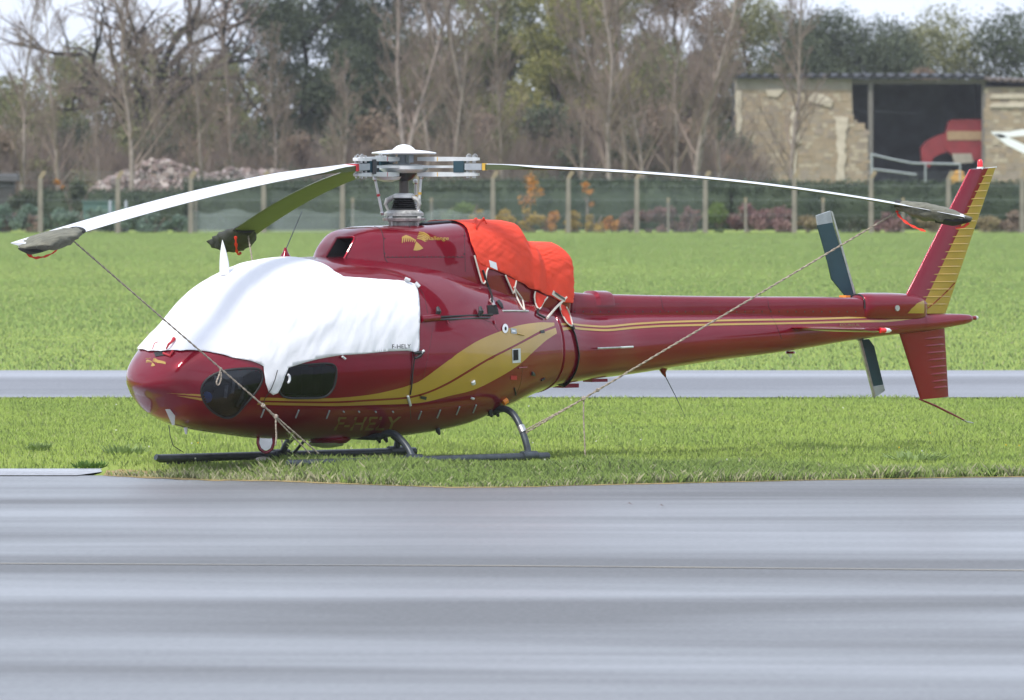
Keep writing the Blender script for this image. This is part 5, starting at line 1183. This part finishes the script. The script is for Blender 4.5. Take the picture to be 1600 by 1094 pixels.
for i, (px, H, w_, m, lb) in enumerate(((985, .75, .6, 'leaf_pink', 'dull pink shrub left of the third tall post before the barn'), (1030, .85, .7, 'leaf_pink', 'dull pink shrub beside the short post left of the barn'), (1075, .9, .7, 'leaf_pink', 'pinkish shrub left of the post under the hay bale'), (1125, .95, .8, 'leaf_bright', 'light green shrub right of the post under the hay bale'), (1170, .9, .7, 'leaf_pink', 'pinkish shrub below the left corner of the barn'), (1215, .9, .8, 'leaf_pink', 'pinkish shrub below the middle of the barn wall'), (1262, .5, .5, 'leaf_dry', 'pale dry tuft left of the upper tail rotor blade'), (1390, .6, .7, 'leaf_pink', 'low pinkish shrub behind the right blade bag'), (1330, .45, .6, 'leaf_dark', 'low dark shrub right of the upper tail rotor blade'), (1460, .5, .7, 'leaf_dry', 'dry tuft behind the leading edge of the fin'), (1500, .5, .6, 'leaf_olive', 'low olive shrub behind the fin'), (1545, .6, .7, 'leaf_dry', 'dry tuft right of the fin'), (1590, .7, .7, 'leaf_brown', 'brown shrub at the right edge of the picture'))):
    bush(px, 352.5, H*1.15, w_*1.25, m, 230+i, lb, 3000, grp='low shrubs along the fence')
for i, (px, H, w_, m, lb) in enumerate(((5, .9, .8, 'leaf_teal', 'blue green cabbage patch at the left picture edge'), (50, .95, .6, 'leaf_teal', 'blue green leafy plant left of the first tall post'), (95, .8, .7, 'leaf_teal', 'blue green leafy plant right of the first tall post'), (140, .8, .8, 'leaf_teal', 'blue green leafy plant above the left blade bag'), (190, .75, .7, 'leaf_teal', 'blue green leafy plant by the second tall post'), (240, .65, .7, 'leaf_teal', 'blue green leafy plant under the left rotor blade'), (280, .6, .6, 'leaf_teal', 'blue green leafy plant left of the third tall post'), (52, .45, .4, 'leaf_brown', 'reddish brown bush at the foot of the first tall post'), (5, .4, .3, 'leaf_brown', 'reddish brown clump at the left picture edge'), (120, 1.9, .8, 'leaf_dark', 'dark green bush behind the first tall post'), (35, 1.7, .8, 'leaf_dark', 'dark green bush behind the leftmost cabbages'))):
    bush(px, 353.5 if i < 9 else 362, H*1.1, w_*1.35, m, 250+i, lb, 3200, grp='plants of the vegetable plot')
bush(92, 368, 2.5, .35, 'leaf_orange', 270, 'orange leaved sapling above the dark bush at left', 500)
def sapling(px, d, H, w_, seed, lb, z0):
    mb = MB(); mb.tube([(0, 0, -.05), (.02, 0, H*.4), (-.02, 0, H*.9)], [.05, .04, .01], 6, cap=False)
    rg = random.Random(seed); tw = MB()
    for k in range(12): a = rg.uniform(0, 6.28); z = H*rg.uniform(.3, .85); tw.tube([(0, 0, z), (math.cos(a)*w_*.7, math.sin(a)*w_*.7, z+.35)], [.012, .004], 3, cap=False)
    place('sapling', [('trunk', mb.mesh('trunk', M['bark'], fix=False, ang=None)), ('branches', tw.mesh('branches', M['twig'], fix=False, ang=None)), ('foliage', leaf_cloud('foliage', 520, crown_blobs(seed, H, w_, 8, z0), .055, M['leaf_orange'], seed, shell=.1))], px, d, lb, 'tree', 'orange autumn saplings by the fence')
sapling(826, 356.5, 2.4, .75, 301, 'wider loose orange sapling left of the tall post', .4)
sapling(917, 354, 2.1, .42, 302, 'slim bright orange sapling on a pale trunk', .45)

# ------------------------------------------------------------------ fence
M['concrete'] = mat('weathered_concrete', (.165, .15, .13), .9, col2=(.26, .235, .2), scale=1.5, spec=.2)
M['ochre'] = mat('lichen_top', (.27, .22, .15), .9, spec=.2)
pm = MB(); pm.rings([[(-.1, -.065, -.1), (.1, -.065, -.1), (.1, .065, -.1), (-.1, .065, -.1)], [(-.08, -.06, 2.15), (.08, -.06, 2.15), (.08, .06, 2.15), (-.08, .06, 2.15)]]); pm = pm.mesh('shaft', M['concrete'], smooth=False)
pt = MB(); pt.rings([[(-.08, -.06, 2.15), (.08, -.06, 2.15), (.08, .06, 2.15), (-.08, .06, 2.15)], [(.10, -.05, 2.47), (.25, -.05, 2.40), (.25, .05, 2.40), (.10, .05, 2.47)]]); pt = pt.mesh('angled_top', M['ochre'], smooth=False)
ps = MB(); ps.rings([[(-.055, -.055, -.1), (.055, -.055, -.1), (.055, .055, -.1), (-.055, .055, -.1)], [(-.05, -.05, 1.2), (.05, -.05, 1.2), (.05, .05, 1.2), (-.05, .05, 1.2)]]); ps = ps.mesh('shaft', M['concrete'], smooth=False)
pst = MB(); pst.box((0, 0, 1.29), (.11, .11, .18)); pst = pst.mesh('post_cap', M['ochre'], smooth=False)
tall = [(63, 'left of the vegetable plot'), (184, 'above the left blade bag'), (298, 'behind the middle of the left rotor blade'), (412, 'behind the inner part of the left rotor blade'), (535, 'left of the rotor head'), (652, 'behind the rotor mast'), (770, 'right of the rotor head, before the orange saplings'), (888, 'between the two orange saplings'), (995, 'right of the orange saplings'), (1102, 'below the hay bale'), (1241, 'in front of the middle of the barn wall'), (1361, 'below the open bay of the barn'), (1482, 'just left of the tail fin'), (1597, 'at the right picture edge')]
for px, lb in tall:
    place('fence_post', [('shaft', pm), ('angled_top', pt)], px, 350, 'tall concrete post with bent top '+lb, 'fence post', 'tall concrete fence posts')
for px, lb in ((551, 'beside the tall post left of the rotor head'), (674, 'right of the rotor mast'), (1044, 'among the pink shrubs'), (1165, 'below the left corner of the barn'), (1286, 'above the upper tail rotor blade'), (1411, 'behind the right blade bag'), (306, 'beside the tall post behind the left blade')):
    place('short_post', [('shaft', ps), ('post_cap', pst)], px, 352, 'short concrete post '+lb, 'post', 'short concrete posts')
# wire mesh panels: green netting, see-through
def netting(name, c_, a_):
    m = bpy.data.materials.new(name); m.use_nodes = True; t = m.node_tree; p = t.nodes['Principled BSDF']; p.inputs['Base Color'].default_value = (*c_, 1); p.inputs['Roughness'].default_value = .8
    n = t.nodes.new('ShaderNodeTexNoise'); n.inputs['Scale'].default_value = .8; tcn = t.nodes.new('ShaderNodeTexCoord'); t.links.new(tcn.outputs['Object'], n.inputs['Vector'])
    mr = t.nodes.new('ShaderNodeMapRange'); mr.inputs[1].default_value = .3; mr.inputs[2].default_value = .7; mr.inputs[3].default_value = a_*.75; mr.inputs[4].default_value = a_*1.25; t.links.new(n.outputs['Fac'], mr.inputs[0]); t.links.new(mr.outputs[0], p.inputs['Alpha']); return m
M['net'] = netting('green_netting', (.14, .17, .165), .2)
M['net2'] = netting('grey_netting', (.22, .27, .27), .34)
M['net3'] = netting('pale_netting', (.22, .26, .265), .45)
x0, x1 = W(-120, 0, 350.2).x, W(1720, 0, 350.2).x
fe = empty('wire_fence', ((x0+x1)/2, 350.2, 0), 0, 'wire fence with faded green windbreak netting between the concrete posts', 'fence')
cx_ = (x0+x1)/2
mb = MB()
for z in (.1, .7, 1.3, 1.85, 2.12, 2.25, 2.38): mb.tube([(x0-cx_, .09*(z > 2.15), z), (x1-cx_, .09*(z > 2.15), z)], .0035, 4)
HBx = link('wire', mb.mesh('wire', M['midgrey']), fe)
allx = [-70]+[p for p, _ in tall]+[1720]
for a_, b_ in zip(allx, allx[1:]):
    xa, xb = W(a_, 0, 350).x-cx_+.07, W(b_, 0, 350).x-cx_-.07; top_ = 1.72+.08*math.sin(a_)
    if b_ <= 298 or a_ > 1000: continue
    mb = MB(); N = 10; rr = []
    for i in range(N+1):
        x = xa+(xb-xa)*i/N; sg = .03*math.sin(i*1.7+a_); rr.append([(x, .1+sg, z) for z in (.02, top_*.5, top_-.04*math.sin(math.pi*i/N))])
    mb.rings(rr, cap=False, closed=False); link('netting', mb.mesh('netting', M['net'], fix=False), fe)
    if a_ > 760: continue
    mb = MB(); mb.rings([[(xa+(xb-xa)*i/N, .06, z) for z in (.02, (.85+.1*math.sin(i*.9+a_)) if a_ < 700 else .45)] for i in range(N+1)], cap=False, closed=False); link('netting', mb.mesh('netting', M['net3' if a_ < 700 else 'net2'], fix=False), fe)
# ------------------------------------------------------------------ barn
BD_ = 420.0
def bx(px): return (px-800)/F*BD_
def bz(y): return CZ-(y-HY)/F*BD_
ST_ = mat('limestone', (.26, .2, .135), .95, col2=(.46, .38, .26), scale=1.7, bump=.02, bscale=5, spec=.1)
ST2 = mat('pale_plaster', (.4, .35, .28), .9, col2=(.54, .48, .4), scale=3, spec=.1)
ST3 = mat('cement_band', (.24, .215, .185), .9, col2=(.33, .3, .26), scale=2, spec=.1)
ST4 = mat('grey_mortar', (.28, .235, .18), .95, spec=.1)
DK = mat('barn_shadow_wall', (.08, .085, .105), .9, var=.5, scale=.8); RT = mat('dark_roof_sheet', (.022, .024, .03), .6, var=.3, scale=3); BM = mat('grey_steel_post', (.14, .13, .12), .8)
barn = empty('stone_barn', (bx(1340), BD_, 0), 0, 'stone field barn with open dark bay and corrugated roof at upper right', 'barn')
o_ = Vector((bx(1340), BD_, 0))
def bput(nm, mb, m, par=barn, **k): me = mb.mesh(nm, m, **k); me.transform(Matrix.Translation(-o_)); return link(nm, me, par)
def prism(pts, y0, y1): 
    mb = MB(); mb.rings([[(x, y0, z) for x, z in pts], [(x, y1, z) for x, z in pts]]); return mb
wallp = [(bx(1150), 0), (bx(1356), 0), (bx(1356), bz(204)), (bx(1345), bz(196)), (bx(1333), bz(186)), (bx(1331), bz(140)), (bx(1150), bz(140))]
wl = bput('wall', prism(wallp, BD_+.1, BD_+.5), ST4, smooth=False)
rg = random.Random(11)
def stones(pts, yf, seed):
    rg = random.Random(seed); mb = MB(); xs_ = [p[0] for p in pts]; zs_ = [p[1] for p in pts]; z = 0.02
    while z < max(zs_)-.08:
        h = rg.uniform(.13, .24); x = min(xs_)-rg.random()*.1
        while x < max(xs_):
            w_ = rg.uniform(.18, .5)
            if in_poly(x+w_/2, z+h/2, pts):
                d_ = rg.uniform(.015, .05); a = [Vector((x+.006, yf+.02, z+.006)), Vector((x+w_-.006, yf+.02, z+.006)), Vector((x+w_-.006, yf+.02, z+h-.006)), Vector((x+.006, yf+.02, z+h-.006))]; c_ = sum(a, Vector())/4
                b = [c_+(v-c_)*.86+Vector((rg.gauss(0, .008), -d_, rg.gauss(0, .008))) for v in a]; mb.rings([a, b], mi=rg.choice((0, 0, 0, 1, 2)))
            x += w_
        z += h
    return mb
SA = mat('warm_stone', (.28, .22, .155), .95, col2=(.35, .28, .2), scale=2, spec=.1); SB = mat('grey_stone', (.24, .2, .16), .95, col2=(.3, .25, .205), scale=2, spec=.1); SC_ = mat('pale_stone', (.35, .3, .225), .95, col2=(.43, .37, .285), scale=2, spec=.1)
so_ = bput('stone', stones(wallp, BD_+.1, 1), [SA, SB, SC_], smooth=False); so_['kind'] = 'stuff'
bput('cement_band', prism([(bx(1148.5), bz(140.5)), (bx(1331.5), bz(140.5)), (bx(1331.5), bz(123)), (bx(1148.5), bz(123))], BD_+.04, BD_+.5), ST3, smooth=False)
for q, (xa, xb, ya, yb) in enumerate(((1308, 1321, 183, 282), (1149, 1158, 142, 282), (1236, 1244, 165, 282))):
    mb = MB(); rr = []
    for i in range(14):
        y = ya+(yb-ya)*i/13; j1, j2 = rg.uniform(-2, 2), rg.uniform(-2, 2)
        if q == 0 and i < 3: j1 -= 3; j2 += 4
        rr.append([(bx(xa+j1), BD_+.0, bz(y)), (bx(xb+j2), BD_+.0, bz(y)), (bx(xb+j2), BD_+.13, bz(y)), (bx(xa+j1), BD_+.13, bz(y))])
    mb.rings(rr); bput('plaster_strip', mb, ST2, smooth=False)
for pts in ([(1262, 150), (1275, 144), (1292, 150), (1302, 158), (1298, 168), (1280, 162), (1264, 160)], [(1195, 140), (1225, 140), (1215, 152), (1200, 150)], [(1232, 220), (1248, 205), (1252, 222), (1240, 232)]):
    bput('plaster_patch', prism([(bx(x), bz(y)) for x, y in pts], BD_+.0, BD_+.12), ST2, smooth=False)
# right wall, back wall, floor slab, roof, posts
rwp = [(bx(1540), 0), (bx(1760), 0), (bx(1760), bz(136)), (bx(1540), bz(136))]
bput('wall', prism(rwp, BD_+.1, BD_+.5), ST4, smooth=False)
s2 = bput('stone', stones(rwp, BD_+.1, 2), [SA, SB, SC_], smooth=False); s2['kind'] = 'stuff'
for y_ in (150, 164): bput('plaster_strip', prism([(bx(1546), bz(y_+4)), (bx(1620), bz(y_+4)), (bx(1610), bz(y_-4)), (bx(1550), bz(y_-3))], BD_, BD_+.12), ST2, smooth=False)
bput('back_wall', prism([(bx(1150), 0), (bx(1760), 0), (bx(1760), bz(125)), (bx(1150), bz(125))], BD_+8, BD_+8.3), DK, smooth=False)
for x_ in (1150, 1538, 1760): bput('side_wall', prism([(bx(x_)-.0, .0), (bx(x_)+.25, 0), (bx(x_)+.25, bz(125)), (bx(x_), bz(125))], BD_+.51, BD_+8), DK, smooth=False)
mb = MB(); rr = []
for i in range(int(22*12)+1):
    x = bx(1146)+(bx(1538)-bx(1146))*i/(22*12); z = bz(118)+.075*math.sin(2*math.pi*i/12); z -= .04; rr.append([(x, BD_-.35, z-.0), (x, BD_-.35, z+.05), (x, BD_+8.3, z+.16), (x, BD_+8.3, z+.11)])
mb.rings(rr); bput('roof', mb, RT, ang=60)
mb = MB(); mb.box((bx(1342), BD_-.25, bz(121.3)), (bx(1538)-bx(1146), .12, .11)); bput('fascia', mb, RT)
RT2 = mat('brown_roof_edge', (.09, .07, .06), .8)
mb = MB(); rr = []
for i in range(60):
    x = bx(1537)+(bx(1760)-bx(1537))*i/59; z = bz(124+3*i/59*3)+.05*math.sin(i*1.9); rr.append([(x, BD_-.3, z-.06), (x, BD_-.3, z+.05), (x, BD_+8.3, z+.2), (x, BD_+8.3, z+.1)])
mb.rings(rr); bput('roof', mb, RT2, ang=60)
mb = MB(); mb.box((bx(1360.5), BD_+.2, bz(124)/2), (.22, .22, bz(124))); bput('post', mb, BM)
mb = MB(); mb.box((bx(1537.5), BD_+.3, bz(124)/2), (.18, .3, bz(124))); bput('post', mb, BM)
mb = MB(); mb.box((bx(1435), BD_+.2, bz(128)), (bx(1537)-bx(1333), .2, .2)); bput('lintel', mb, BM)
mb = MB(); mb.tube([(bx(1333), BD_+2, bz(172)), (bx(1437), BD_+2, bz(178))], .04, 6); bput('tie_bar', mb, DK)
# machine in the bay
MR = mat('faded_red_machine', (.2, .014, .02), .6, var=.2, scale=2); MC = mat('cream_band', (.3, .2, .115), .7)
md = BD_+1.6
def mx_(px): return (px-800)/F*md
def mz(y): return CZ-(y-HY)/F*md
mach = empty('farm_machine', (mx_(1490), md, 0), 0, 'red farm machine with a cream band parked inside the barn bay', 'farm machine'); om_ = Vector((mx_(1490), md, 0))
def mput(nm, mb, m, **k): me = mb.mesh(nm, m, **k); me.transform(Matrix.Translation(-om_)); return link(nm, me, mach)
def pp(pts, y0, y1): return prism([(mx_(x), mz(y)) for x, y in pts], y0, y1)
mput('hood', pp([(1476, 208), (1481, 190), (1487, 187), (1534, 186), (1534, 252), (1498, 250), (1484, 240), (1474, 230)], md-.6, md+1.2), MR, ang=30)
mput('header', pp([(1438, 232), (1446, 221), (1462, 213), (1478, 207), (1486, 236), (1470, 240), (1458, 246), (1452, 262), (1440, 255)], md-.5, md+1.1), MR, ang=30)
mput('panel', pp([(1479, 205), (1534, 205), (1534, 219), (1479, 219)], md-.64, md-.6), MC, smooth=False)
for x_ in (1460, 1508):
    mb = MB(); mb.lathe([(.15, -.2), (.4, -.22), (.52, -.15), (.52, .15), (.4, .22), (.15, .2)], (mx_(x_), md+.1, .52), 24, 'y'); mput('wheel', mb, M['rubber'])
    mb = MB(); mb.lathe([(.16, -.26), (.16, -.2)], (mx_(x_), md+.1, .52), 16, 'y'); mput('wheel_rim', mb, MC)
mput('chute', pp([(1486, 240), (1516, 240), (1520, 254), (1490, 256)], md-.9, md-.62), ST3, smooth=False)
yo = MB(); yo.box((0, 0, .18), (.75, .7, .36)); yo.box((0, 0, .42), (.5, .5, .14)); yo.rings([[(-.3, -.3, .49), (.3, -.3, .49), (.3, .3, .49), (-.3, .3, .49)], [(-.12, -.1, .6), (.14, -.1, .6), (.14, .1, .6), (-.12, .1, .6)]])
o = link('yellow_crate', yo.mesh('yellow_crate', mat('ochre_paint', (.5, .28, .06), .8), smooth=False), None, ((1497-800)/F*417, 417, 1.75)); tag(o, 'ochre yellow covered crate beside the gate rails before the barn', 'crate')
pl = MB(); pl.box((0, 0, .87), (1.2, 1.0, 1.74)); o = link('block_plinth', pl.mesh('block_plinth', ST4, smooth=False), None, ((1497-800)/F*417, 417, 0)); tag(o, 'low masonry plinth behind the hedge carrying the yellow crate', 'plinth')
gt = empty('rail_gate', ((1425-800)/F*414, 414, 0), 0, 'grey tubular rail gate across the open bay of the barn', 'gate'); og = Vector(((1425-800)/F*414, 414, 0))
def G4(x, y): return Vector(((x-800)/F*414, 414, CZ-(y-HY)/F*414))-og
for nm_, pts, r_ in (('rail', [(1361, 241), (1395, 249), (1425, 255), (1500, 256.5)], .045), ('rail', [(1362, 264), (1395, 268), (1432, 273)], .045), ('upright', [(1362, 239), (1362, 300), (1362, 340)], .05), ('upright', [(1446, 255), (1446, 343)], .04), ('upright', [(1500, 256), (1500, 343)], .04)):
    mb = MB(); mb.tube([G4(*p) for p in pts], r_, 8); link(nm_, mb.mesh(nm_, M['midgrey']), gt)
# hay bale behind the posts, unidentified white bars in a V at the right
hb = MB(); hb.lathe([(.3, -.6), (.72, -.58), (.8, -.5), (.82, 0), (.8, .5), (.72, .58), (.3, .6)], (0, 0, 0), 28, 'y'); me = hb.mesh('hay_bale', mat('old_hay', (.22, .13, .08), .95, col2=(.32, .2, .13), scale=4, bump=.05, bscale=14), ang=60)
for v in me.vertices: v.co.z = v.co.z*(.95 if v.co.z > 0 else 1)+.02*pnoise(v.co*5)
W_ = W(1131, 268, 404); o = link('hay_bale', me, None, (W_.x, 404, W_.z)); tag(o, 'brown round hay bale left of the stone barn wall', 'hay bale'); 
lb_ = MB(); lb_.box((0, 0, .6), (2.0, 1.2, 1.5)); o = link('hay_bale', lb_.mesh('hay_bale', mat('dark_hay', (.15, .1, .06), .95, bump=.05, bscale=14), smooth=False), None, (W_.x, 404, 0)); tag(o, 'dark square straw stack hidden under the round bale', 'straw stack')
wb = MB(); q = lambda x, y: Vector(((x-800)/F*408, 408, CZ-(y-HY)/F*408))-Vector(((1620-800)/F*408, 408, 0))
wb.rings([[q(1547, 205)+Vector((0, s_, 0)), q(1551, 213)+Vector((0, s_, 0))] for s_ in (0,)]*1, cap=False) if False else None
for pts in ([(1547, 206), (1575, 206), (1600, 202), (1660, 196), (1660, 205), (1600, 212), (1562, 216)], [(1550, 209), (1565, 210), (1600, 226), (1650, 244), (1650, 258), (1600, 240), (1572, 226)]):
    wb.rings([[q(x, y)+Vector((0, -.15, 0)) for x, y in pts], [q(x, y)+Vector((0, .15, 0)) for x, y in pts]])
wb.box((.0+1.0, 0, 1.6), (.18, .3, 3.2))
o = link('white_forked_bars', wb.mesh('white_forked_bars', M['white'], smooth=False), None, ((1620-800)/F*408, 408, 0)); tag(o, 'white forked metal frame jutting in at the right picture edge', 'frame')
# rubble pile
rb = MB(); rg = random.Random(17); mats_r = [mat('rubble_pink', (.22, .165, .15), .95, col2=(.32, .25, .235), scale=3), mat('rubble_grey', (.17, .145, .13), .95), mat('rubble_pale', (.42, .36, .34), .95)]
prof_r = [(140, 1.6), (170, 2.05), (200, 2.4), (235, 2.85), (262, 2.8), (300, 2.5), (330, 2.2), (360, 2.5), (400, 2.35), (440, 2.4), (475, 1.8)]
for k in range(2600):
    px = rg.uniform(140, 475); H_ = np.interp(px, [p[0] for p in prof_r], [p[1] for p in prof_r]); zz = H_*rg.random()**.55; dep = (H_-zz)*.8
    c_ = Vector(((px-800)/F*386, 386-dep+rg.uniform(-.2, .3), zz)); s_ = rg.uniform(.05, .13)*(1.7 if rg.random() < .06 else 1); e_ = Matrix.Rotation(rg.uniform(0, 3), 3, (rg.random(), rg.random(), rg.random()+.1))
    base = [Vector((x, y, z)) for x in (-1, 1) for y in (-1, 1) for z in (-1, 1)]; vs = [e_ @ Vector((v.x*s_*rg.uniform(.7, 1.2), v.y*s_*.7, v.z*s_*rg.uniform(.45, .8)))+c_ for v in base]
    rb.add(vs, [(0, 1, 3, 2), (4, 6, 7, 5), (0, 4, 5, 1), (2, 3, 7, 6), (0, 2, 6, 4), (1, 5, 7, 3)], rg.choice((0, 0, 1, 2)))
o = link('rubble_pile', rb.mesh('rubble_pile', mats_r, smooth=False)); o['kind'] = 'stuff'; o['label'] = 'pinkish heap of broken stone rubble behind the left hedge'; o['category'] = 'rubble'
mb = MB(); rr = []
for i in range(30):
    px = 135+(480-135)*i/29; H_ = float(np.interp(px, [p[0] for p in prof_r], [p[1] for p in prof_r]))*.93; x = (px-800)/F*387
    rr.append([(x, 387-H_*.9, 0), (x, 387-H_*.3, H_*.7), (x, 387.2, H_), (x, 389, 0)])
mb.rings(rr); link('mound', mb.mesh('mound', M['dirt'], ang=None))['kind'] = 'structure'
# oddments of the plot at the left
mb = MB(); mb.box((0, 0, .45), (1.4, .6, .9)); mb.box((0, 0, .93), (1.5, .7, .06)); o = link('water_tank', mb.mesh('water_tank', mat('green_plastic', (.06, .12, .11), .6), smooth=False), None, (W(157, 0, 360).x, 360, .25)); tag(o, 'teal plastic tank by the second tall post', 'tank'); 
mb = MB(); mb.box((0, 0, .12), (1.2, .5, .26)); o = link('tank_base', mb.mesh('tank_base', M['concrete'], smooth=False), None, (W(157, 0, 360).x, 360, 0)); tag(o, 'concrete base under the teal tank', 'plinth')
for px, lb in ((172, 'left'), (197, 'right')):
    mb = MB(); mb.tube([(0, 0, 0), (0, 0, 1.2), (0, 0, 1.26)], [.06, .06, .03], 8); o = link('pale_stake', mb.mesh('pale_stake', M['midgrey']), None, (W(px, 0, 354).x, 354, 0)); tag(o, 'pale round stake just %s of the second tall post' % lb, 'stake', 'pale stakes by the second post')
mb = MB(); mb.lathe([(.2, 0), (.24, .04), (.26, .16), (.27, .2), (.2, .2)], (0, 0, 0), 16); o = link('blue_tub', mb.mesh('blue_tub', mat('tub_blue', (.03, .1, .3), .5)), None, (W(49, 0, 355.2).x, 355.2, .75)); tag(o, 'blue tub half hidden in the leaves at far left', 'tub')
mb = MB(); mb.box((0, 0, .38), (.5, .5, .74)); o = link('tub_stand', mb.mesh('tub_stand', M['twig'], smooth=False), None, (W(49, 0, 355.2).x, 355.2, 0)); tag(o, 'wooden stand under the blue tub', 'stand')
mb = MB(); mb.box((0, 0, 1.0), (1.6, 1, 2.0)); mb.rings([[(-1, -.7, 2.0), (1, -.7, 2.0), (1, .7, 2.0), (-1, .7, 2.0)], [(-.95, -.6, 2.22), (.95, -.6, 2.22), (.95, .6, 2.3), (-.95, .6, 2.3)]]); o = link('garden_hut', mb.mesh('garden_hut', mat('dark_boards', (.05, .05, .05), .9), smooth=False), None, (W(-8, 0, 364).x, 364, 0)); tag(o, 'dark garden hut roof cut by the left picture edge', 'hut')
# ------------------------------------------------------------------ small ground things
def tuft(px, y, H, w_, m, seed, lb, nm='weed', n=90, size=.02, cat='weed', d=None):
    d = d or 41700/(y-245); X = (px-800)/F*d; z = gz(X, d)
    rs = random.Random(seed); mb = MB()
    for k in range(n):
        a = rs.uniform(0, 6.28); r = w_*rs.random()**.5*.5; p = Vector((math.cos(a)*r, math.sin(a)*r, 0)); q = p+Vector((math.cos(a)*w_*.35*rs.random(), math.sin(a)*w_*.35*rs.random(), H*rs.uniform(.4, 1))); s_ = Vector((-math.sin(a), math.cos(a), 0))*size
        mb.add([p, (p+q)/2+s_, q, (p+q)/2-s_], [(0, 1, 2, 3)])
    o = link(nm, mb.mesh(nm, m, smooth=False, fix=False), None, (X, d, z)); tag(o, lb, cat, 'weed clumps in the grass'); return o
M['weed'] = leafm('weed_leaves', (.08, .16, .035), (.13, .22, .05)); M['weed2'] = leafm('grey_green_weed', (.2, .28, .10), (.28, .36, .14))
tuft(140, 733, .09, .3, M['weed'], 1, 'dark broadleaf weed at the edge of the pale slab')
tuft(195, 718, .12, .35, M['weed2'], 2, 'grey green weed clump left of the skid tip', d=87)
tuft(60, 716, .1, .2, M['weed2'], 3, 'small weed clump near the left picture edge', d=88)
tuft(1430, 735, .1, .5, M['weed2'], 4, 'low weed clump near the apron edge under the tail')
tuft(1545, 745, .09, .35, M['weed'], 5, 'dark weed at the apron edge at far right')
tuft(890, 748, .09, .4, M['weed2'], 6, 'weed clump at the apron edge below the hanging rope end')
d = 82.6; mb = MB(); rg = random.Random(4)
mb.tube([(0, 0, 0), (.02, 0, .2), (-.03, 0, .42)], [.004, .003, .001], 5)
for k in range(26):
    z = .12+.3*rg.random(); a = rg.uniform(0, 6.28); p = Vector((-.01, 0, z)); q = p+Vector((math.cos(a)*.05, math.sin(a)*.05, .03)); s_ = Vector((-math.sin(a), math.cos(a), 0))*.008; mb.add([p, (p+q)/2+s_, q, (p+q)/2-s_], [(0, 1, 2, 3)])
o = link('tall_weed', mb.mesh('tall_weed', M['weed2'], smooth=False, fix=False), None, ((455-800)/F*d, d, gz((455-800)/F*d, d))); tag(o, 'single tall weed stem before the starboard skid leg under the nose', 'weed')
def stone(px, y, s_, m, lb, d=None, cat='stone'):
    d = d or 41700/(y-245); X = (px-800)/F*d; bm = bmesh.new(); bmesh.ops.create_icosphere(bm, subdivisions=2, radius=1)
    for v in bm.verts: v.co = Vector((v.co.x*s_, v.co.y*s_*.7, v.co.z*s_*.4))*(1+.2*pnoise(v.co*2+Vector((px, 0, 0))))
    me = bpy.data.meshes.new('stone'); bm.to_mesh(me); bm.free(); me.materials.append(m); o = link('stone', me, None, (X, d, gz(X, d)+s_*.35+(.0 if y > 755 else .03))); tag(o, lb, cat)
stone(411, 722, .075, M['trim'], 'pale flat stone in the grass under the mirror', d=84.0)
stone(882, 733, .02, M['trim'], 'tiny pale stone in the grass below the skid end', d=84.2)
def leafthing(px, y, lb):
    d = 41700/(y-245); X = (px-800)/F*d; mb = MB(); mb.add([(-.03, 0, .0), (-.005, -.02, .02), (.03, 0, .004), (.0, .02, .025)], [(0, 1, 3), (1, 2, 3)])
    o = link('fallen_leaf', mb.mesh('fallen_leaf', mat('dead_leaf', (.12, .06, .03), .8), smooth=False, fix=False), None, (X, d, .008)); tag(o, lb, 'leaf', 'dead leaves on the apron')
leafthing(983, 791, 'brown dead leaf lying on the asphalt, the left one of two'); leafthing(1033, 794, 'brown dead leaf lying on the asphalt, the right one of two')
fl = MB(); rs = random.Random(8)
for k in range(36):
    d = rs.choice((rs.uniform(82.5, 90), rs.uniform(88, 109))); X = rs.uniform(-.058, .058)*d; z = gz(X, d)+rs.uniform(.06, .1); s_ = .007
    fl.add([(X-s_, d, z-s_), (X+s_, d, z-s_), (X+s_, d-.004, z+s_), (X-s_, d-.004, z+s_)], [(0, 1, 2, 3)], rs.choice((0, 0, 1)))
o = link('daisies', fl.mesh('daisies', [mat('petal_white', (.75, .75, .7), .8), mat('petal_yellow', (.7, .5, .04), .8)], smooth=False, fix=False)); o['kind'] = 'stuff'; o['label'] = 'tiny white and yellow flowers scattered in the grass'; o['category'] = 'flowers'
